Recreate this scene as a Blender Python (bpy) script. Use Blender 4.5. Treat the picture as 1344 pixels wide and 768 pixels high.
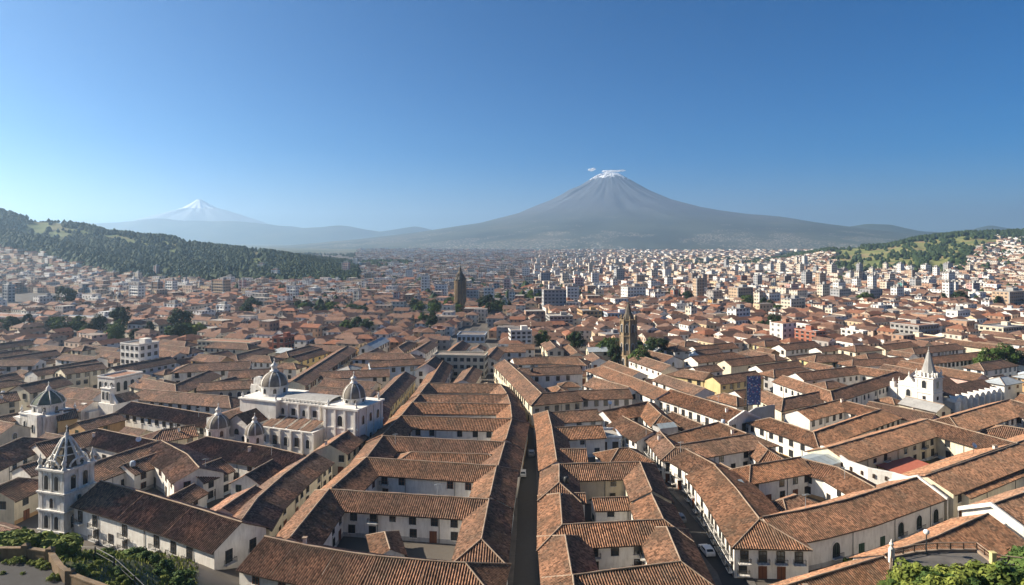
import bpy, math, random
import numpy as np
from mathutils import Vector, Matrix, noise as mnoise

for _o in list(bpy.data.objects):
    bpy.data.objects.remove(_o)
SC = bpy.context.scene
R = math.radians
rnd = random.Random(7)

# ------------------------------------------------------------------ camera, sky, sun, exposure
FPX, CX, HY, CAMH = 876.0, 672.0, 315.0, 60.0      # photo focal length / horizon in photo pixels
cam_d = bpy.data.cameras.new("camera")
cam_d.sensor_width = 36.0
cam_d.lens = 36.0 * FPX / 1344.0
cam_d.shift_y = -(384.0 - HY) / 1344.0
cam_d.clip_start, cam_d.clip_end = 1.0, 60000.0
cam = bpy.data.objects.new("camera", cam_d)
cam.location = (0, 0, CAMH)
cam.rotation_euler = (R(90), 0, 0)
SC.collection.objects.link(cam)
SC.camera = cam

SUN_AZ, SUN_EL = -80.0, 31.0                        # azimuth from +Y towards +X
world = bpy.data.worlds.new("World")
SC.world = world
world.use_nodes = True
wn = world.node_tree
for n_ in list(wn.nodes): wn.nodes.remove(n_)
sky = wn.nodes.new("ShaderNodeTexSky")
sky.sky_type = 'NISHITA'
sky.sun_disc = False
sky.sun_elevation = R(SUN_EL)
sky.sun_rotation = R(SUN_AZ)
sky.altitude = 2800.0
sky.air_density = 1.0
sky.dust_density = 0.8
sky.ozone_density = 6.0
bg = wn.nodes.new("ShaderNodeBackground")
bg.inputs[1].default_value = 0.046
wo = wn.nodes.new("ShaderNodeOutputWorld")
hs = wn.nodes.new('ShaderNodeHueSaturation'); hs.inputs['Saturation'].default_value = 1.4
wn.links.new(sky.outputs[0], hs.inputs['Color']); wn.links.new(hs.outputs[0], bg.inputs[0])
wn.links.new(bg.outputs[0], wo.inputs[0])

sun_d = bpy.data.lights.new("sun", 'SUN')
sun_d.energy = 5.0
sun_d.angle = R(0.5)
sun_d.color = (1.0, 0.89, 0.73)
sun = bpy.data.objects.new("sun", sun_d)
sdir = Vector((math.sin(R(SUN_AZ)) * math.cos(R(SUN_EL)), math.cos(R(SUN_AZ)) * math.cos(R(SUN_EL)), math.sin(R(SUN_EL))))
sun.rotation_euler = sdir.to_track_quat('Z', 'Y').to_euler()
SC.collection.objects.link(sun)

SC.view_settings.view_transform = 'Standard'
SC.view_settings.look = 'None'
SC.view_settings.exposure = 1.2
SC.view_settings.gamma = 1.0
SC.view_settings.use_curve_mapping = False
HAZE_DENSITY = 1.2e-4
HAZE_COLOR = (0.53, 0.76, 1.0, 1)
SC.render.engine = 'CYCLES'
SC.cycles.max_bounces = 5
SC.cycles.diffuse_bounces = 3
SC.cycles.glossy_bounces = 2
SC.cycles.transmission_bounces = 2
SC.cycles.volume_bounces = 1
SC.cycles.use_denoising = True

# ------------------------------------------------------------------ placing helpers
def G(px, py, z=0.0):
    """world x, y of the point of height z that a photo pixel shows"""
    D = FPX * (CAMH - z) / (py - HY)
    return ((px - CX) / FPX * D, D)
def PX(x, y, z=0.0):
    return (CX + FPX * x / y, HY + FPX * (CAMH - z) / y)

def col_link(o):
    SC.collection.objects.link(o); return o
def tag(o, label=None, cat=None, group=None, kind=None):
    if label: o["label"] = label
    if cat: o["category"] = cat
    if group: o["group"] = group
    if kind: o["kind"] = kind
    return o
def empty(name, x, y, z=0.0, rz=0.0):
    o = bpy.data.objects.new(name, None)
    o.location = (x, y, z); o.rotation_euler = (0, 0, rz)
    o.empty_display_size = 0.5
    return col_link(o)
def inst(name, me, parent=None, M=None):
    o = bpy.data.objects.new(name, me)
    if M is not None: o.matrix_local = M
    if parent is not None: o.parent = parent
    return col_link(o)

class MB:
    """collects faces, builds one mesh object"""
    def __init__(s):
        s.v = []; s.f = []; s.m = []; s.uv = []; s.t = []; s.tint = 0.0; s.sm = []
    def poly(s, pts, mat=0, uvs=None, out=None, smooth=False):
        pts = [Vector(p) for p in pts]
        if out is not None:
            n = Vector((0, 0, 0))
            for i in range(len(pts)):
                a, b = pts[i], pts[(i + 1) % len(pts)]
                n += Vector(((a.y - b.y) * (a.z + b.z), (a.z - b.z) * (a.x + b.x), (a.x - b.x) * (a.y + b.y)))
            if n.dot(Vector(out)) < 0:
                pts.reverse()
                if uvs: uvs = list(reversed(uvs))
        k = len(s.v)
        s.v += [tuple(p) for p in pts]
        s.t += [s.tint] * len(pts)
        s.f.append(tuple(range(k, k + len(pts)))); s.m.append(mat); s.sm.append(smooth)
        if uvs is None:
            h = Vector((pts[1].x - pts[0].x, pts[1].y - pts[0].y, 0))
            if h.length < 1e-6: h = Vector((pts[-1].x - pts[0].x, pts[-1].y - pts[0].y, 0))
            if h.length < 1e-6: h = Vector((1, 0, 0))
            h.normalize()
            nz = max(p.z for p in pts) - min(p.z for p in pts)
            if nz < 1e-4: uvs = [(p.x, p.y) for p in pts]
            else: uvs = [((p - pts[0]).dot(h), p.z) for p in pts]
        s.uv += uvs
    def wall(s, a, b, z0, z1, mat=0, out=None):
        L = math.hypot(b[0] - a[0], b[1] - a[1])
        s.poly([(a[0], a[1], z0), (b[0], b[1], z0), (b[0], b[1], z1), (a[0], a[1], z1)], mat,
               [(0, z0), (L, z0), (L, z1), (0, z1)], out)
    def box(s, cx, cy, z0, sx, sy, sz, rot=0.0, mat=0, top=None, bottom=False):
        c, q = math.cos(rot), math.sin(rot)
        P = [(cx + c * i * sx / 2 - q * j * sy / 2, cy + q * i * sx / 2 + c * j * sy / 2) for i, j in ((-1, -1), (1, -1), (1, 1), (-1, 1))]
        for i in range(4):
            s.wall(P[i], P[(i + 1) % 4], z0, z0 + sz, mat)
        s.poly([(p[0], p[1], z0 + sz) for p in P], mat if top is None else top)
        if bottom: s.poly([(p[0], p[1], z0) for p in reversed(P)], mat)
        return P
    def tube(s, p0, p1, r0, r1=None, n=6, mat=0, cap=False):
        p0, p1 = Vector(p0), Vector(p1); r1 = r0 if r1 is None else r1
        d = (p1 - p0).normalized()
        a = d.orthogonal().normalized(); b = d.cross(a)
        A = [p0 + (a * math.cos(t) + b * math.sin(t)) * r0 for t in [2 * math.pi * i / n for i in range(n)]]
        B = [p1 + (a * math.cos(t) + b * math.sin(t)) * r1 for t in [2 * math.pi * i / n for i in range(n)]]
        for i in range(n):
            j = (i + 1) % n
            s.poly([A[i], A[j], B[j], B[i]], mat, smooth=True)
        if cap: s.poly(B, mat)
    def lathe(s, cx, cy, prof, n=20, mat=0, rot=0.0, smooth=True, mats=None):
        for k in range(len(prof) - 1):
            (r0, z0), (r1, z1) = prof[k], prof[k + 1]
            for i in range(n):
                t0, t1 = rot + 2 * math.pi * i / n, rot + 2 * math.pi * (i + 1) / n
                q = [(cx + r0 * math.cos(t0), cy + r0 * math.sin(t0), z0), (cx + r0 * math.cos(t1), cy + r0 * math.sin(t1), z0),
                     (cx + r1 * math.cos(t1), cy + r1 * math.sin(t1), z1), (cx + r1 * math.cos(t0), cy + r1 * math.sin(t0), z1)]
                rm = max(r0, r1)
                u = [(t0 * rm, z0), (t1 * rm, z0), (t1 * rm, z1), (t0 * rm, z1)]
                if r1 < 1e-5: q = q[:3]; u = u[:3]
                elif r0 < 1e-5: q = [q[0], q[2], q[3]]; u = [u[0], u[2], u[3]]
                s.poly(q, mats[k] if mats else mat, u, smooth=smooth)
    def build(s, name, mats, parent=None, origin=(0, 0, 0), weld=False):
        me = s.mesh(name, mats, origin, weld)
        o = bpy.data.objects.new(name, me)
        if parent is not None: o.parent = parent
        elif any(origin): o.location = origin
        return col_link(o)
    def mesh(s, name, mats, origin=(0, 0, 0), weld=False):
        me = bpy.data.meshes.new(name)
        V = np.array(s.v, dtype=np.float32).reshape(-1, 3) - np.array(origin, dtype=np.float32)
        me.from_pydata(V.tolist(), [], s.f)
        for m in (mats if isinstance(mats, (list, tuple)) else [mats]): me.materials.append(m)
        me.polygons.foreach_set("material_index", s.m)
        me.polygons.foreach_set("use_smooth", s.sm)
        ul = me.uv_layers.new(name="UVMap")
        ul.data.foreach_set("uv", np.array(s.uv, dtype=np.float32).ravel())
        at = me.attributes.new("tint", 'FLOAT', 'POINT')
        at.data.foreach_set("value", np.array(s.t, dtype=np.float32))
        if weld or any(s.sm):
            import bmesh
            bm = bmesh.new(); bm.from_mesh(me)
            bmesh.ops.remove_doubles(bm, verts=bm.verts, dist=0.004)
            bm.to_mesh(me); bm.free()
        me.update()
        return me

# ------------------------------------------------------------------ materials
class NT:
    def __init__(s, name):
        s.mat = bpy.data.materials.new(name); s.mat.use_nodes = True
        s.t = s.mat.node_tree; s.t.nodes.clear()
        s.out = s.t.nodes.new("ShaderNodeOutputMaterial")
        s.b = s.t.nodes.new("ShaderNodeBsdfPrincipled")
        s.t.links.new(s.b.outputs[0], s.out.inputs[0])
        s.b.inputs["Roughness"].default_value = 0.85
        s.b.inputs["Specular IOR Level"].default_value = 0.25
    def n(s, typ, **kw):
        nd = s.t.nodes.new(typ)
        for k, v in kw.items(): setattr(nd, k, v)
        return nd
    def L(s, a, b): s.t.links.new(a, b)
    def _in(s, nd, i, v):
        if v is None: return
        if hasattr(v, "is_output") or isinstance(v, bpy.types.NodeSocket): s.L(v, nd.inputs[i])
        else: nd.inputs[i].default_value = v
    def math(s, op, a, b=None, c=None, clamp=False):
        nd = s.n("ShaderNodeMath", operation=op, use_clamp=clamp)
        s._in(nd, 0, a); s._in(nd, 1, b); s._in(nd, 2, c)
        return nd.outputs[0]
    def mix(s, f, a, b, mode='MIX'):
        nd = s.n("ShaderNodeMix", data_type='RGBA', blend_type=mode)
        s._in(nd, 0, f)
        for i, v in ((6, a), (7, b)):
            if isinstance(v, tuple) and len(v) == 3: v = v + (1,)
            s._in(nd, i, v)
        return nd.outputs[2]
    def ramp(s, f, stops, const=False):
        nd = s.n("ShaderNodeValToRGB")
        cr = nd.color_ramp
        if const: cr.interpolation = 'CONSTANT'
        while len(cr.elements) < len(stops): cr.elements.new(0.5)
        for e, (p, c) in zip(cr.elements, stops):
            e.position = p; e.color = tuple(c) + (1,) if len(c) == 3 else c
        s._in(nd, 0, f)
        return nd.outputs[0]
    def noise(s, vec, scale, detail=3, rough=0.55):
        nd = s.n("ShaderNodeTexNoise")
        nd.inputs["Scale"].default_value = scale; nd.inputs["Detail"].default_value = detail
        nd.inputs["Roughness"].default_value = rough
        if vec is not None: s.L(vec, nd.inputs["Vector"])
        return nd.outputs[0]
    def remap(s, v, a, b, c=0.0, d=1.0):
        nd = s.n("ShaderNodeMapRange"); s._in(nd, 0, v)
        for i, x in zip((1, 2, 3, 4), (a, b, c, d)): nd.inputs[i].default_value = x
        return nd.outputs[0]
    def pos(s): return s.n("ShaderNodeNewGeometry").outputs["Position"]
    def uvs(s):
        u = s.n("ShaderNodeUVMap", uv_map="UVMap")
        x = s.n("ShaderNodeSeparateXYZ"); s.L(u.outputs[0], x.inputs[0])
        return u.outputs[0], x.outputs[0], x.outputs[1]
    def rand(s):
        """per object random + per house tint attribute, wrapped to 0..1"""
        a = s.n("ShaderNodeAttribute", attribute_name="tint").outputs["Fac"]
        r = s.n("ShaderNodeObjectInfo").outputs["Random"]
        return s.math('FRACT', s.math('ADD', a, r))
    def bump(s, h, strength, dist):
        nd = s.n("ShaderNodeBump"); nd.inputs["Strength"].default_value = strength; nd.inputs["Distance"].default_value = dist
        s.L(h, nd.inputs["Height"]); s.L(nd.outputs[0], s.b.inputs["Normal"])
    def col(s, c): s._in(s.b, 0, c if not (isinstance(c, tuple) and len(c) == 3) else c + (1,)); return s

M = {}
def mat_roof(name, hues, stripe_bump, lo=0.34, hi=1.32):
    t = NT(name)
    uv, u, v = t.uvs(); pos = t.pos()
    tu = t.math('FLOOR', t.math('DIVIDE', u, 0.46)); tv = t.math('FLOOR', t.math('DIVIDE', v, 0.42))
    cx = t.n("ShaderNodeCombineXYZ"); t.L(tu, cx.inputs[0]); t.L(tv, cx.inputs[1]); t.L(t.math('MULTIPLY', t.rand(), 97.0), cx.inputs[2])
    wn_ = t.n("ShaderNodeTexWhiteNoise", noise_dimensions='3D'); t.L(cx.outputs[0], wn_.inputs["Vector"])
    base = t.ramp(t.rand(), hues)
    tile = t.remap(wn_.outputs["Value"], 0, 1, 0.45, 1.6)
    c1 = t.mix(1.0, base, tile, 'MULTIPLY')
    big = t.noise(pos, 0.16, 4, 0.6)
    c2 = t.mix(t.remap(big, 0.42, 0.68, 0.0, 0.68), c1, (0.10, 0.068, 0.045))      # lichen and soot
    fine = t.noise(pos, 1.1, 3, 0.7)
    c3 = t.mix(t.remap(fine, 0.56, 0.78, 0.0, 0.65), c2, (0.36, 0.26, 0.18))       # pale dusty tiles
    vo = t.n('ShaderNodeTexVoronoi', distance='CHEBYCHEV'); vo.inputs['Scale'].default_value = 0.30; t.L(uv, vo.inputs['Vector'])
    vs = t.n('ShaderNodeSeparateColor'); t.L(vo.outputs['Color'], vs.inputs[0])
    c3 = t.mix(t.math('MULTIPLY', t.math('GREATER_THAN', vs.outputs[0], 0.90), 0.5), c3, t.mix(1.0, (0.30, 0.155, 0.09), tile, 'MULTIPLY'))   # newer tiles
    c3 = t.mix(t.math('MULTIPLY', t.math('LESS_THAN', vs.outputs[0], 0.10), 0.5), c3, t.mix(1.0, (0.12, 0.085, 0.06), tile, 'MULTIPLY'))       # old mossy ones
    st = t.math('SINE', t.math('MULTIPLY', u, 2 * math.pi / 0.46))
    c4 = t.mix(1.0, c3, t.remap(st, -1, 1, lo, hi), 'MULTIPLY')                 # relief shading put into the colour: dark channels, pale crests
    t.col(c4)
    row = t.math('FRACT', t.math('DIVIDE', v, 0.42))
    h = t.math('ADD', t.math('MULTIPLY', st, 0.5 if stripe_bump else 0.0), t.math('MULTIPLY', row, 0.25))
    h = t.math('ADD', h, t.math('MULTIPLY', wn_.outputs["Value"], 0.25))
    t.bump(h, 0.8, 0.09)
    t.b.inputs["Roughness"].default_value = 0.9
    M[name] = t.mat
RH = [(0.0, (0.225, 0.115, 0.066)), (0.2, (0.275, 0.138, 0.076)), (0.35, (0.18, 0.10, 0.064)), (0.55, (0.245, 0.132, 0.078)), (0.7, (0.195, 0.118, 0.082)), (0.85, (0.285, 0.138, 0.074)), (1.0, (0.165, 0.097, 0.067))]
RHB = [(0.0, (0.15, 0.085, 0.06)), (0.3, (0.18, 0.10, 0.07)), (0.6, (0.13, 0.082, 0.062)), (0.8, (0.20, 0.11, 0.072)), (1.0, (0.155, 0.09, 0.065))]
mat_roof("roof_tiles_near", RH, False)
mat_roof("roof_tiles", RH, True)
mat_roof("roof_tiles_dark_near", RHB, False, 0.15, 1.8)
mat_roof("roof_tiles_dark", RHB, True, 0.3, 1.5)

def mat_plaster(name, c, c2=None, dirt=0.45):
    t = NT(name); pos = t.pos()
    c2 = c2 or tuple(x * 0.8 for x in c)
    a = t.mix(t.remap(t.noise(pos, 0.35, 4, 0.6), 0.35, 0.7), c, c2)
    sc = t.n("ShaderNodeMapping"); sc.inputs["Scale"].default_value = (1.6, 1.6, 0.35); t.L(pos, sc.inputs[0])
    streak = t.noise(sc.outputs[0], 1.0, 4, 0.65)
    b = t.mix(t.remap(streak, 0.46, 0.76, 0, dirt), a, (c[0] * 0.42, c[1] * 0.38, c[2] * 0.34))
    t.col(b)
    t.bump(t.noise(pos, 2.5, 3), 0.25, 0.05)
    M[name] = t.mat
mat_plaster("white_plaster", (0.80, 0.76, 0.69))
mat_plaster("cream_plaster", (0.70, 0.62, 0.46))
mat_plaster("yellow_plaster", (0.66, 0.52, 0.26))
mat_plaster("ochre_plaster", (0.52, 0.33, 0.16))
mat_plaster("grey_plaster", (0.42, 0.41, 0.40))
mat_plaster("blue_grey_plaster", (0.50, 0.57, 0.64))
mat_plaster("pink_plaster", (0.62, 0.42, 0.36))
mat_plaster("brick_red", (0.36, 0.13, 0.08))
mat_plaster("brown_stone", (0.33, 0.24, 0.14), (0.20, 0.15, 0.10), 0.7)
mat_plaster("dark_stone", (0.14, 0.115, 0.085), (0.08, 0.07, 0.055), 0.6)
mat_plaster("white_stone", (0.80, 0.77, 0.71), (0.62, 0.60, 0.56), 0.95)
mat_plaster("sooty_stone", (0.46, 0.44, 0.41), (0.22, 0.21, 0.20), 1.0)
mat_plaster("terrace_stone", (0.25, 0.17, 0.10), (0.13, 0.10, 0.07), 0.8)
mat_plaster("paving", (0.15, 0.135, 0.12), (0.09, 0.085, 0.08), 0.5)
mat_plaster("concrete", (0.36, 0.35, 0.33))
mat_plaster("mortar", (0.34, 0.26, 0.19), (0.24, 0.17, 0.12))
mat_plaster("metal_sheet", (0.40, 0.44, 0.46))
mat_plaster("dome_slate", (0.17, 0.145, 0.12), (0.27, 0.235, 0.19), 0.7)
mat_plaster("green_tiles", (0.085, 0.11, 0.085), (0.13, 0.145, 0.11), 0.5)

def mat_simple(name, c, rough=0.7, spec=0.3, metal=0.0):
    t = NT(name); pos = t.pos()
    t.col(t.mix(t.noise(pos, 1.3, 3), tuple(x * 0.8 for x in c), tuple(min(1, x * 1.2) for x in c)))
    t.b.inputs["Roughness"].default_value = rough; t.b.inputs["Specular IOR Level"].default_value = spec
    t.b.inputs["Metallic"].default_value = metal
    M[name] = t.mat
mat_simple("dark_wood", (0.045, 0.028, 0.018))
mat_simple("brown_wood", (0.16, 0.06, 0.03))
mat_simple("green_wood", (0.04, 0.08, 0.05))
mat_simple("blue_wood", (0.05, 0.10, 0.17))
mat_simple("window_glass", (0.025, 0.030, 0.035), 0.15, 0.6)
mat_simple("iron", (0.03, 0.03, 0.03), 0.5, 0.4)
mat_simple("trunk_bark", (0.09, 0.06, 0.04))
mat_simple("asphalt", (0.055, 0.052, 0.05), 0.9)
mat_simple("kerb_stone", (0.26, 0.25, 0.23), 0.9)
mat_simple("car_white", (0.75, 0.75, 0.74), 0.25, 0.5)
mat_simple("car_red", (0.35, 0.03, 0.02), 0.25, 0.5)
mat_simple("car_grey", (0.18, 0.19, 0.20), 0.25, 0.5)
mat_simple("rubber", (0.02, 0.02, 0.02))
mat_simple("white_paint", (0.78, 0.78, 0.76), 0.6)
mat_simple("red_floor", (0.42, 0.13, 0.08), 0.8)
mat_simple("skylight_panel", (0.34, 0.38, 0.38), 0.4, 0.5)
mat_simple("yellow_paint", (0.50, 0.44, 0.20), 0.8)
mat_simple("cloud_white", (0.9, 0.9, 0.92), 1.0, 0.0)

def mat_foliage(name, a, b, c):
    t = NT(name); pos = t.pos()
    g = t.n("ShaderNodeAttribute", attribute_name="tint").outputs["Fac"]
    r = t.n("ShaderNodeObjectInfo").outputs["Random"]
    f = t.math('ADD', t.math('MULTIPLY', t.math('FRACT', g), 0.75), t.math('MULTIPLY', r, 0.25))
    cc = t.ramp(f, [(0, a), (0.5, b), (1.0, c)])
    t.col(cc)
    t.b.inputs["Roughness"].default_value = 0.8
    t.b.inputs["Specular IOR Level"].default_value = 0.15
    M[name] = t.mat
mat_foliage("foliage_dark", (0.016, 0.030, 0.012), (0.028, 0.050, 0.018), (0.045, 0.070, 0.024))
mat_foliage("foliage_mid", (0.035, 0.065, 0.016), (0.075, 0.12, 0.028), (0.12, 0.16, 0.04))
mat_foliage("foliage_light", (0.08, 0.11, 0.022), (0.18, 0.21, 0.04), (0.28, 0.29, 0.07))
mat_foliage("foliage_forest", (0.014, 0.028, 0.012), (0.030, 0.050, 0.018), (0.06, 0.085, 0.028))

def mat_city_wall():
    """plaster of far houses: the tint picks the paint, a window grid follows the wall's metres"""
    t = NT("city_wall"); uv, u, v = t.uvs(); r = t.rand()
    c = t.ramp(r, [(0, (0.64, 0.57, 0.46)), (0.20, (0.76, 0.73, 0.67)), (0.36, (0.48, 0.38, 0.28)), (0.46, (0.60, 0.45, 0.34)),
                   (0.56, (0.72, 0.68, 0.62)), (0.68, (0.38, 0.23, 0.15)), (0.80, (0.36, 0.33, 0.30)), (0.90, (0.58, 0.44, 0.28))], True)
    p = t.math('ADD', 2.6, t.math('MULTIPLY', t.math('FRACT', t.math('MULTIPLY', r, 13.0)), 1.6))
    fu = t.math('FRACT', t.math('DIVIDE', u, p)); fv = t.math('FRACT', t.math('DIVIDE', v, 3.0))
    m = t.math('MULTIPLY', t.math('MULTIPLY', t.math('GREATER_THAN', fu, 0.32), t.math('LESS_THAN', fu, 0.72)),
               t.math('MULTIPLY', t.math('GREATER_THAN', fv, 0.30), t.math('LESS_THAN', fv, 0.78)))
    c = t.mix(t.remap(t.noise(t.pos(), 0.25, 3), 0.4, 0.75, 0, 0.4), c, (0.30, 0.25, 0.20))
    t.col(t.mix(t.math('MULTIPLY', m, 0.85), c, (0.035, 0.037, 0.042)))
    M["city_wall"] = t.mat
mat_city_wall()
def mat_tower_wall(name, base, frame_mix=0.9, pu=3.2, pv=3.0, lo=0.22, hi=0.80):
    t = NT(name); uv, u, v = t.uvs()
    fu = t.math('FRACT', t.math('DIVIDE', u, pu)); fv = t.math('FRACT', t.math('DIVIDE', v, pv))
    m = t.math('MULTIPLY', t.math('MULTIPLY', t.math('GREATER_THAN', fu, lo), t.math('LESS_THAN', fu, hi)),
               t.math('MULTIPLY', t.math('GREATER_THAN', fv, 0.34), t.math('LESS_THAN', fv, 0.80)))
    c = t.mix(t.remap(t.noise(t.pos(), 0.12, 3), 0.4, 0.75, 0, 0.35), base, tuple(x * 0.6 for x in base))
    t.col(t.mix(t.math('MULTIPLY', m, frame_mix), c, (0.05, 0.055, 0.065)))
    M[name] = t.mat
for nm, c in (("white", (0.70, 0.68, 0.64)), ("cream", (0.60, 0.52, 0.40)), ("grey", (0.36, 0.36, 0.36)), ("brown", (0.30, 0.20, 0.14)),
              ("tan", (0.50, 0.36, 0.24)), ("pink", (0.55, 0.34, 0.30)), ("brick", (0.38, 0.15, 0.09)), ("ochre", (0.58, 0.33, 0.12)), ("green", (0.12, 0.30, 0.28))):
    mat_tower_wall("tower_" + nm, c)

def mat_city_roof():
    t = NT("city_roof"); uv, u, v = t.uvs(); r = t.rand()
    c = t.ramp(r, [(0, (0.19, 0.095, 0.058)), (0.25, (0.12, 0.074, 0.054)), (0.45, (0.27, 0.112, 0.062)), (0.6, (0.15, 0.098, 0.075)), (0.8, (0.21, 0.12, 0.082)), (1, (0.14, 0.08, 0.055))])
    c = t.mix(1.0, c, t.remap(t.noise(t.pos(), 0.5, 4, 0.7), 0.3, 0.7, 0.65, 1.3), 'MULTIPLY')
    st = t.math('SINE', t.math('MULTIPLY', u, 2 * math.pi / 0.8))
    t.col(t.mix(1.0, c, t.remap(st, -1, 1, 0.82, 1.08), 'MULTIPLY'))
    M["city_roof"] = t.mat
    t = NT("flat_roof"); r = t.rand()
    c = t.ramp(r, [(0, (0.27, 0.22, 0.18)), (0.3, (0.38, 0.34, 0.29)), (0.45, (0.20, 0.17, 0.15)), (0.62, (0.32, 0.17, 0.11)), (0.85, (0.55, 0.54, 0.51)), (0.92, (0.26, 0.25, 0.25))], True)
    t.col(t.mix(1.0, c, t.remap(t.noise(t.pos(), 0.35, 4, 0.7), 0.3, 0.7, 0.6, 1.2), 'MULTIPLY'))
    M["flat_roof"] = t.mat
mat_city_roof()
# ------------------------------------------------------------------ terrain heights
def sstep(a, b, x):
    t = np.clip((np.asarray(x, float) - a) / (b - a), 0, 1); return t * t * (3 - 2 * t)
LH_P = [-260, 0, 36, 52, 75, 117, 143, 182, 229, 260, 300, 340, 360, 392, 411, 450, 520]
LH_Y = [255, 277, 288, 292, 292, 298, 305, 310, 314, 322, 327, 331, 334, 340, 347, 356, 375]
LH_R = [1650, 1600, 1600, 1600, 1590, 1560, 1540, 1500, 1460, 1430, 1400, 1350, 1320, 1280, 1250, 1200, 1150]
RH_P = [860, 920, 1000, 1026, 1084, 1123, 1164, 1200, 1223, 1266, 1344, 1500]
RH_Y = [356, 350, 344, 341, 330, 326, 324, 315, 312, 307, 305, 302]
def _sp(pts): return [((p - CX) / FPX * d, d, max(0.5, CAMH - (yy - HY) / FPX * d - 7)) for p, yy, d in pts]
SPURS = [_sp([(-120, 288, 1420), (-40, 296, 1350), (50, 312, 1250), (100, 324, 1180), (160, 346, 1060), (197, 360, 990)]),
         _sp([(80, 306, 1500), (140, 317, 1380), (200, 331, 1240), (260, 349, 1100), (308, 366, 1000)]),
         _sp([(300, 326, 1380), (360, 338, 1230), (430, 356, 1100)])]
def hash_noise(x, y, s=1.0):
    x = np.asarray(x, float) * s; y = np.asarray(y, float) * s
    return (np.sin(x * 1.3 + 1.7 * np.sin(y * 0.9 + 0.4)) + np.sin(y * 1.7 - 1.3 * np.sin(x * 0.7 + 2.0)) + 0.5 * np.sin(2.9 * x + 2.3 * y + 1.0)) / 2.5
def height(x, y):
    """ground height of the plain with the two city hills, metres"""
    x = np.asarray(x, float); y = np.asarray(y, float)
    D = np.maximum(y, 1.0); px = CX + FPX * x / D
    # hill at one side of the valley
    yr = np.interp(px, LH_P, LH_Y); Dr = np.interp(px, LH_P, LH_R)
    zr = CAMH - (yr - HY) / FPX * Dr
    zr = np.maximum(zr, 0) * (1 - sstep(470, 520, px))
    Df = 900 + 0 * px
    t = (D - Df) / (Dr - Df)
    up = np.clip(t, 0, 1); prof = up ** 1.5
    down = np.clip(1 - (D - Dr) / 1500.0, 0, 1)
    w = np.where(t < 1, prof, down)
    rav = 1 - 0.42 * np.sin(np.clip(up, 0, 1) * math.pi) * (0.5 + 0.5 * hash_noise(px * 0.06, D * 0.0022))
    z1 = zr * w * rav
    for S in SPURS:
        for (ax, ay, az), (bx, by, bz) in zip(S[:-1], S[1:]):
            f = np.clip(((x - ax) * (bx - ax) + (y - ay) * (by - ay)) / ((bx - ax) ** 2 + (by - ay) ** 2), 0, 1)
            d2 = (x - ax - f * (bx - ax)) ** 2 + (y - ay - f * (by - ay)) ** 2
            z1 = np.maximum(z1, (az + f * (bz - az)) * np.exp(-d2 / (2 * 62.0 ** 2)) - .5)
    yr = np.interp(px, RH_P, RH_Y); zr = np.maximum(CAMH - (yr - HY) / FPX * 1900.0, 0) * sstep(900, 1000, px)
    Df = np.interp(px, [900, 1100, 1344], [1400, 1050, 950])
    t = (D - Df) / (1900.0 - Df); up = np.clip(t, 0, 1)
    w = np.where(t < 1, up ** 1.05, np.clip(1 - (D - 1900) / 1600.0, 0, 1))
    rav = 1 - 0.36 * np.sin(up * math.pi) * (0.5 + 0.5 * hash_noise(px * 0.05 + 9, D * 0.003))
    z2 = zr * w * rav
    z = np.maximum(z1, z2)
    # the viewer's own slope, with two spurs that reach out beside the streets
    wl = 1 - sstep(150, 420, px)
    zc = np.maximum(0, (97 - D) * 0.5)
    zl = np.maximum(0, np.minimum((129 - D) * 0.43, 17.8 - 5.2 * np.clip((px - 90) / 110, 0, 1) * np.clip((D - 70) / 8, 0, 1) + np.maximum(0, 78 - D) * .45))
    near = zc * (1 - wl) + zl * wl
    wr = sstep(1120, 1175, px)
    zr_ = np.interp(D, [0, 60, 76, 78, 86, 95], [54, 27, 22.3, 18.4, 18.2, 0])
    near = near * (1 - wr) + zr_ * wr
    near = np.where(D < 140, np.minimum(near, 55), 0)
    return np.maximum(z, near)
def H1(x, y): return float(height(x, y))

def grid_mesh(name, xs, ys, zf, mat, kind='structure', smooth=True):
    X, Y = np.meshgrid(xs, ys); Z = zf(X, Y)
    V = np.stack([X, Y, Z], -1).reshape(-1, 3)
    nx, ny = len(xs), len(ys)
    i = (np.arange(ny - 1)[:, None] * nx + np.arange(nx - 1)[None, :]).ravel()
    F = np.stack([i, i + 1, i + nx + 1, i + nx], -1)
    me = bpy.data.meshes.new(name)
    me.from_pydata(V.tolist(), [], F.tolist()); me.materials.append(mat)
    if smooth: me.polygons.foreach_set("use_smooth", [True] * len(F))
    me.update()
    o = bpy.data.objects.new(name, me); o["kind"] = kind
    return col_link(o)

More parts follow.
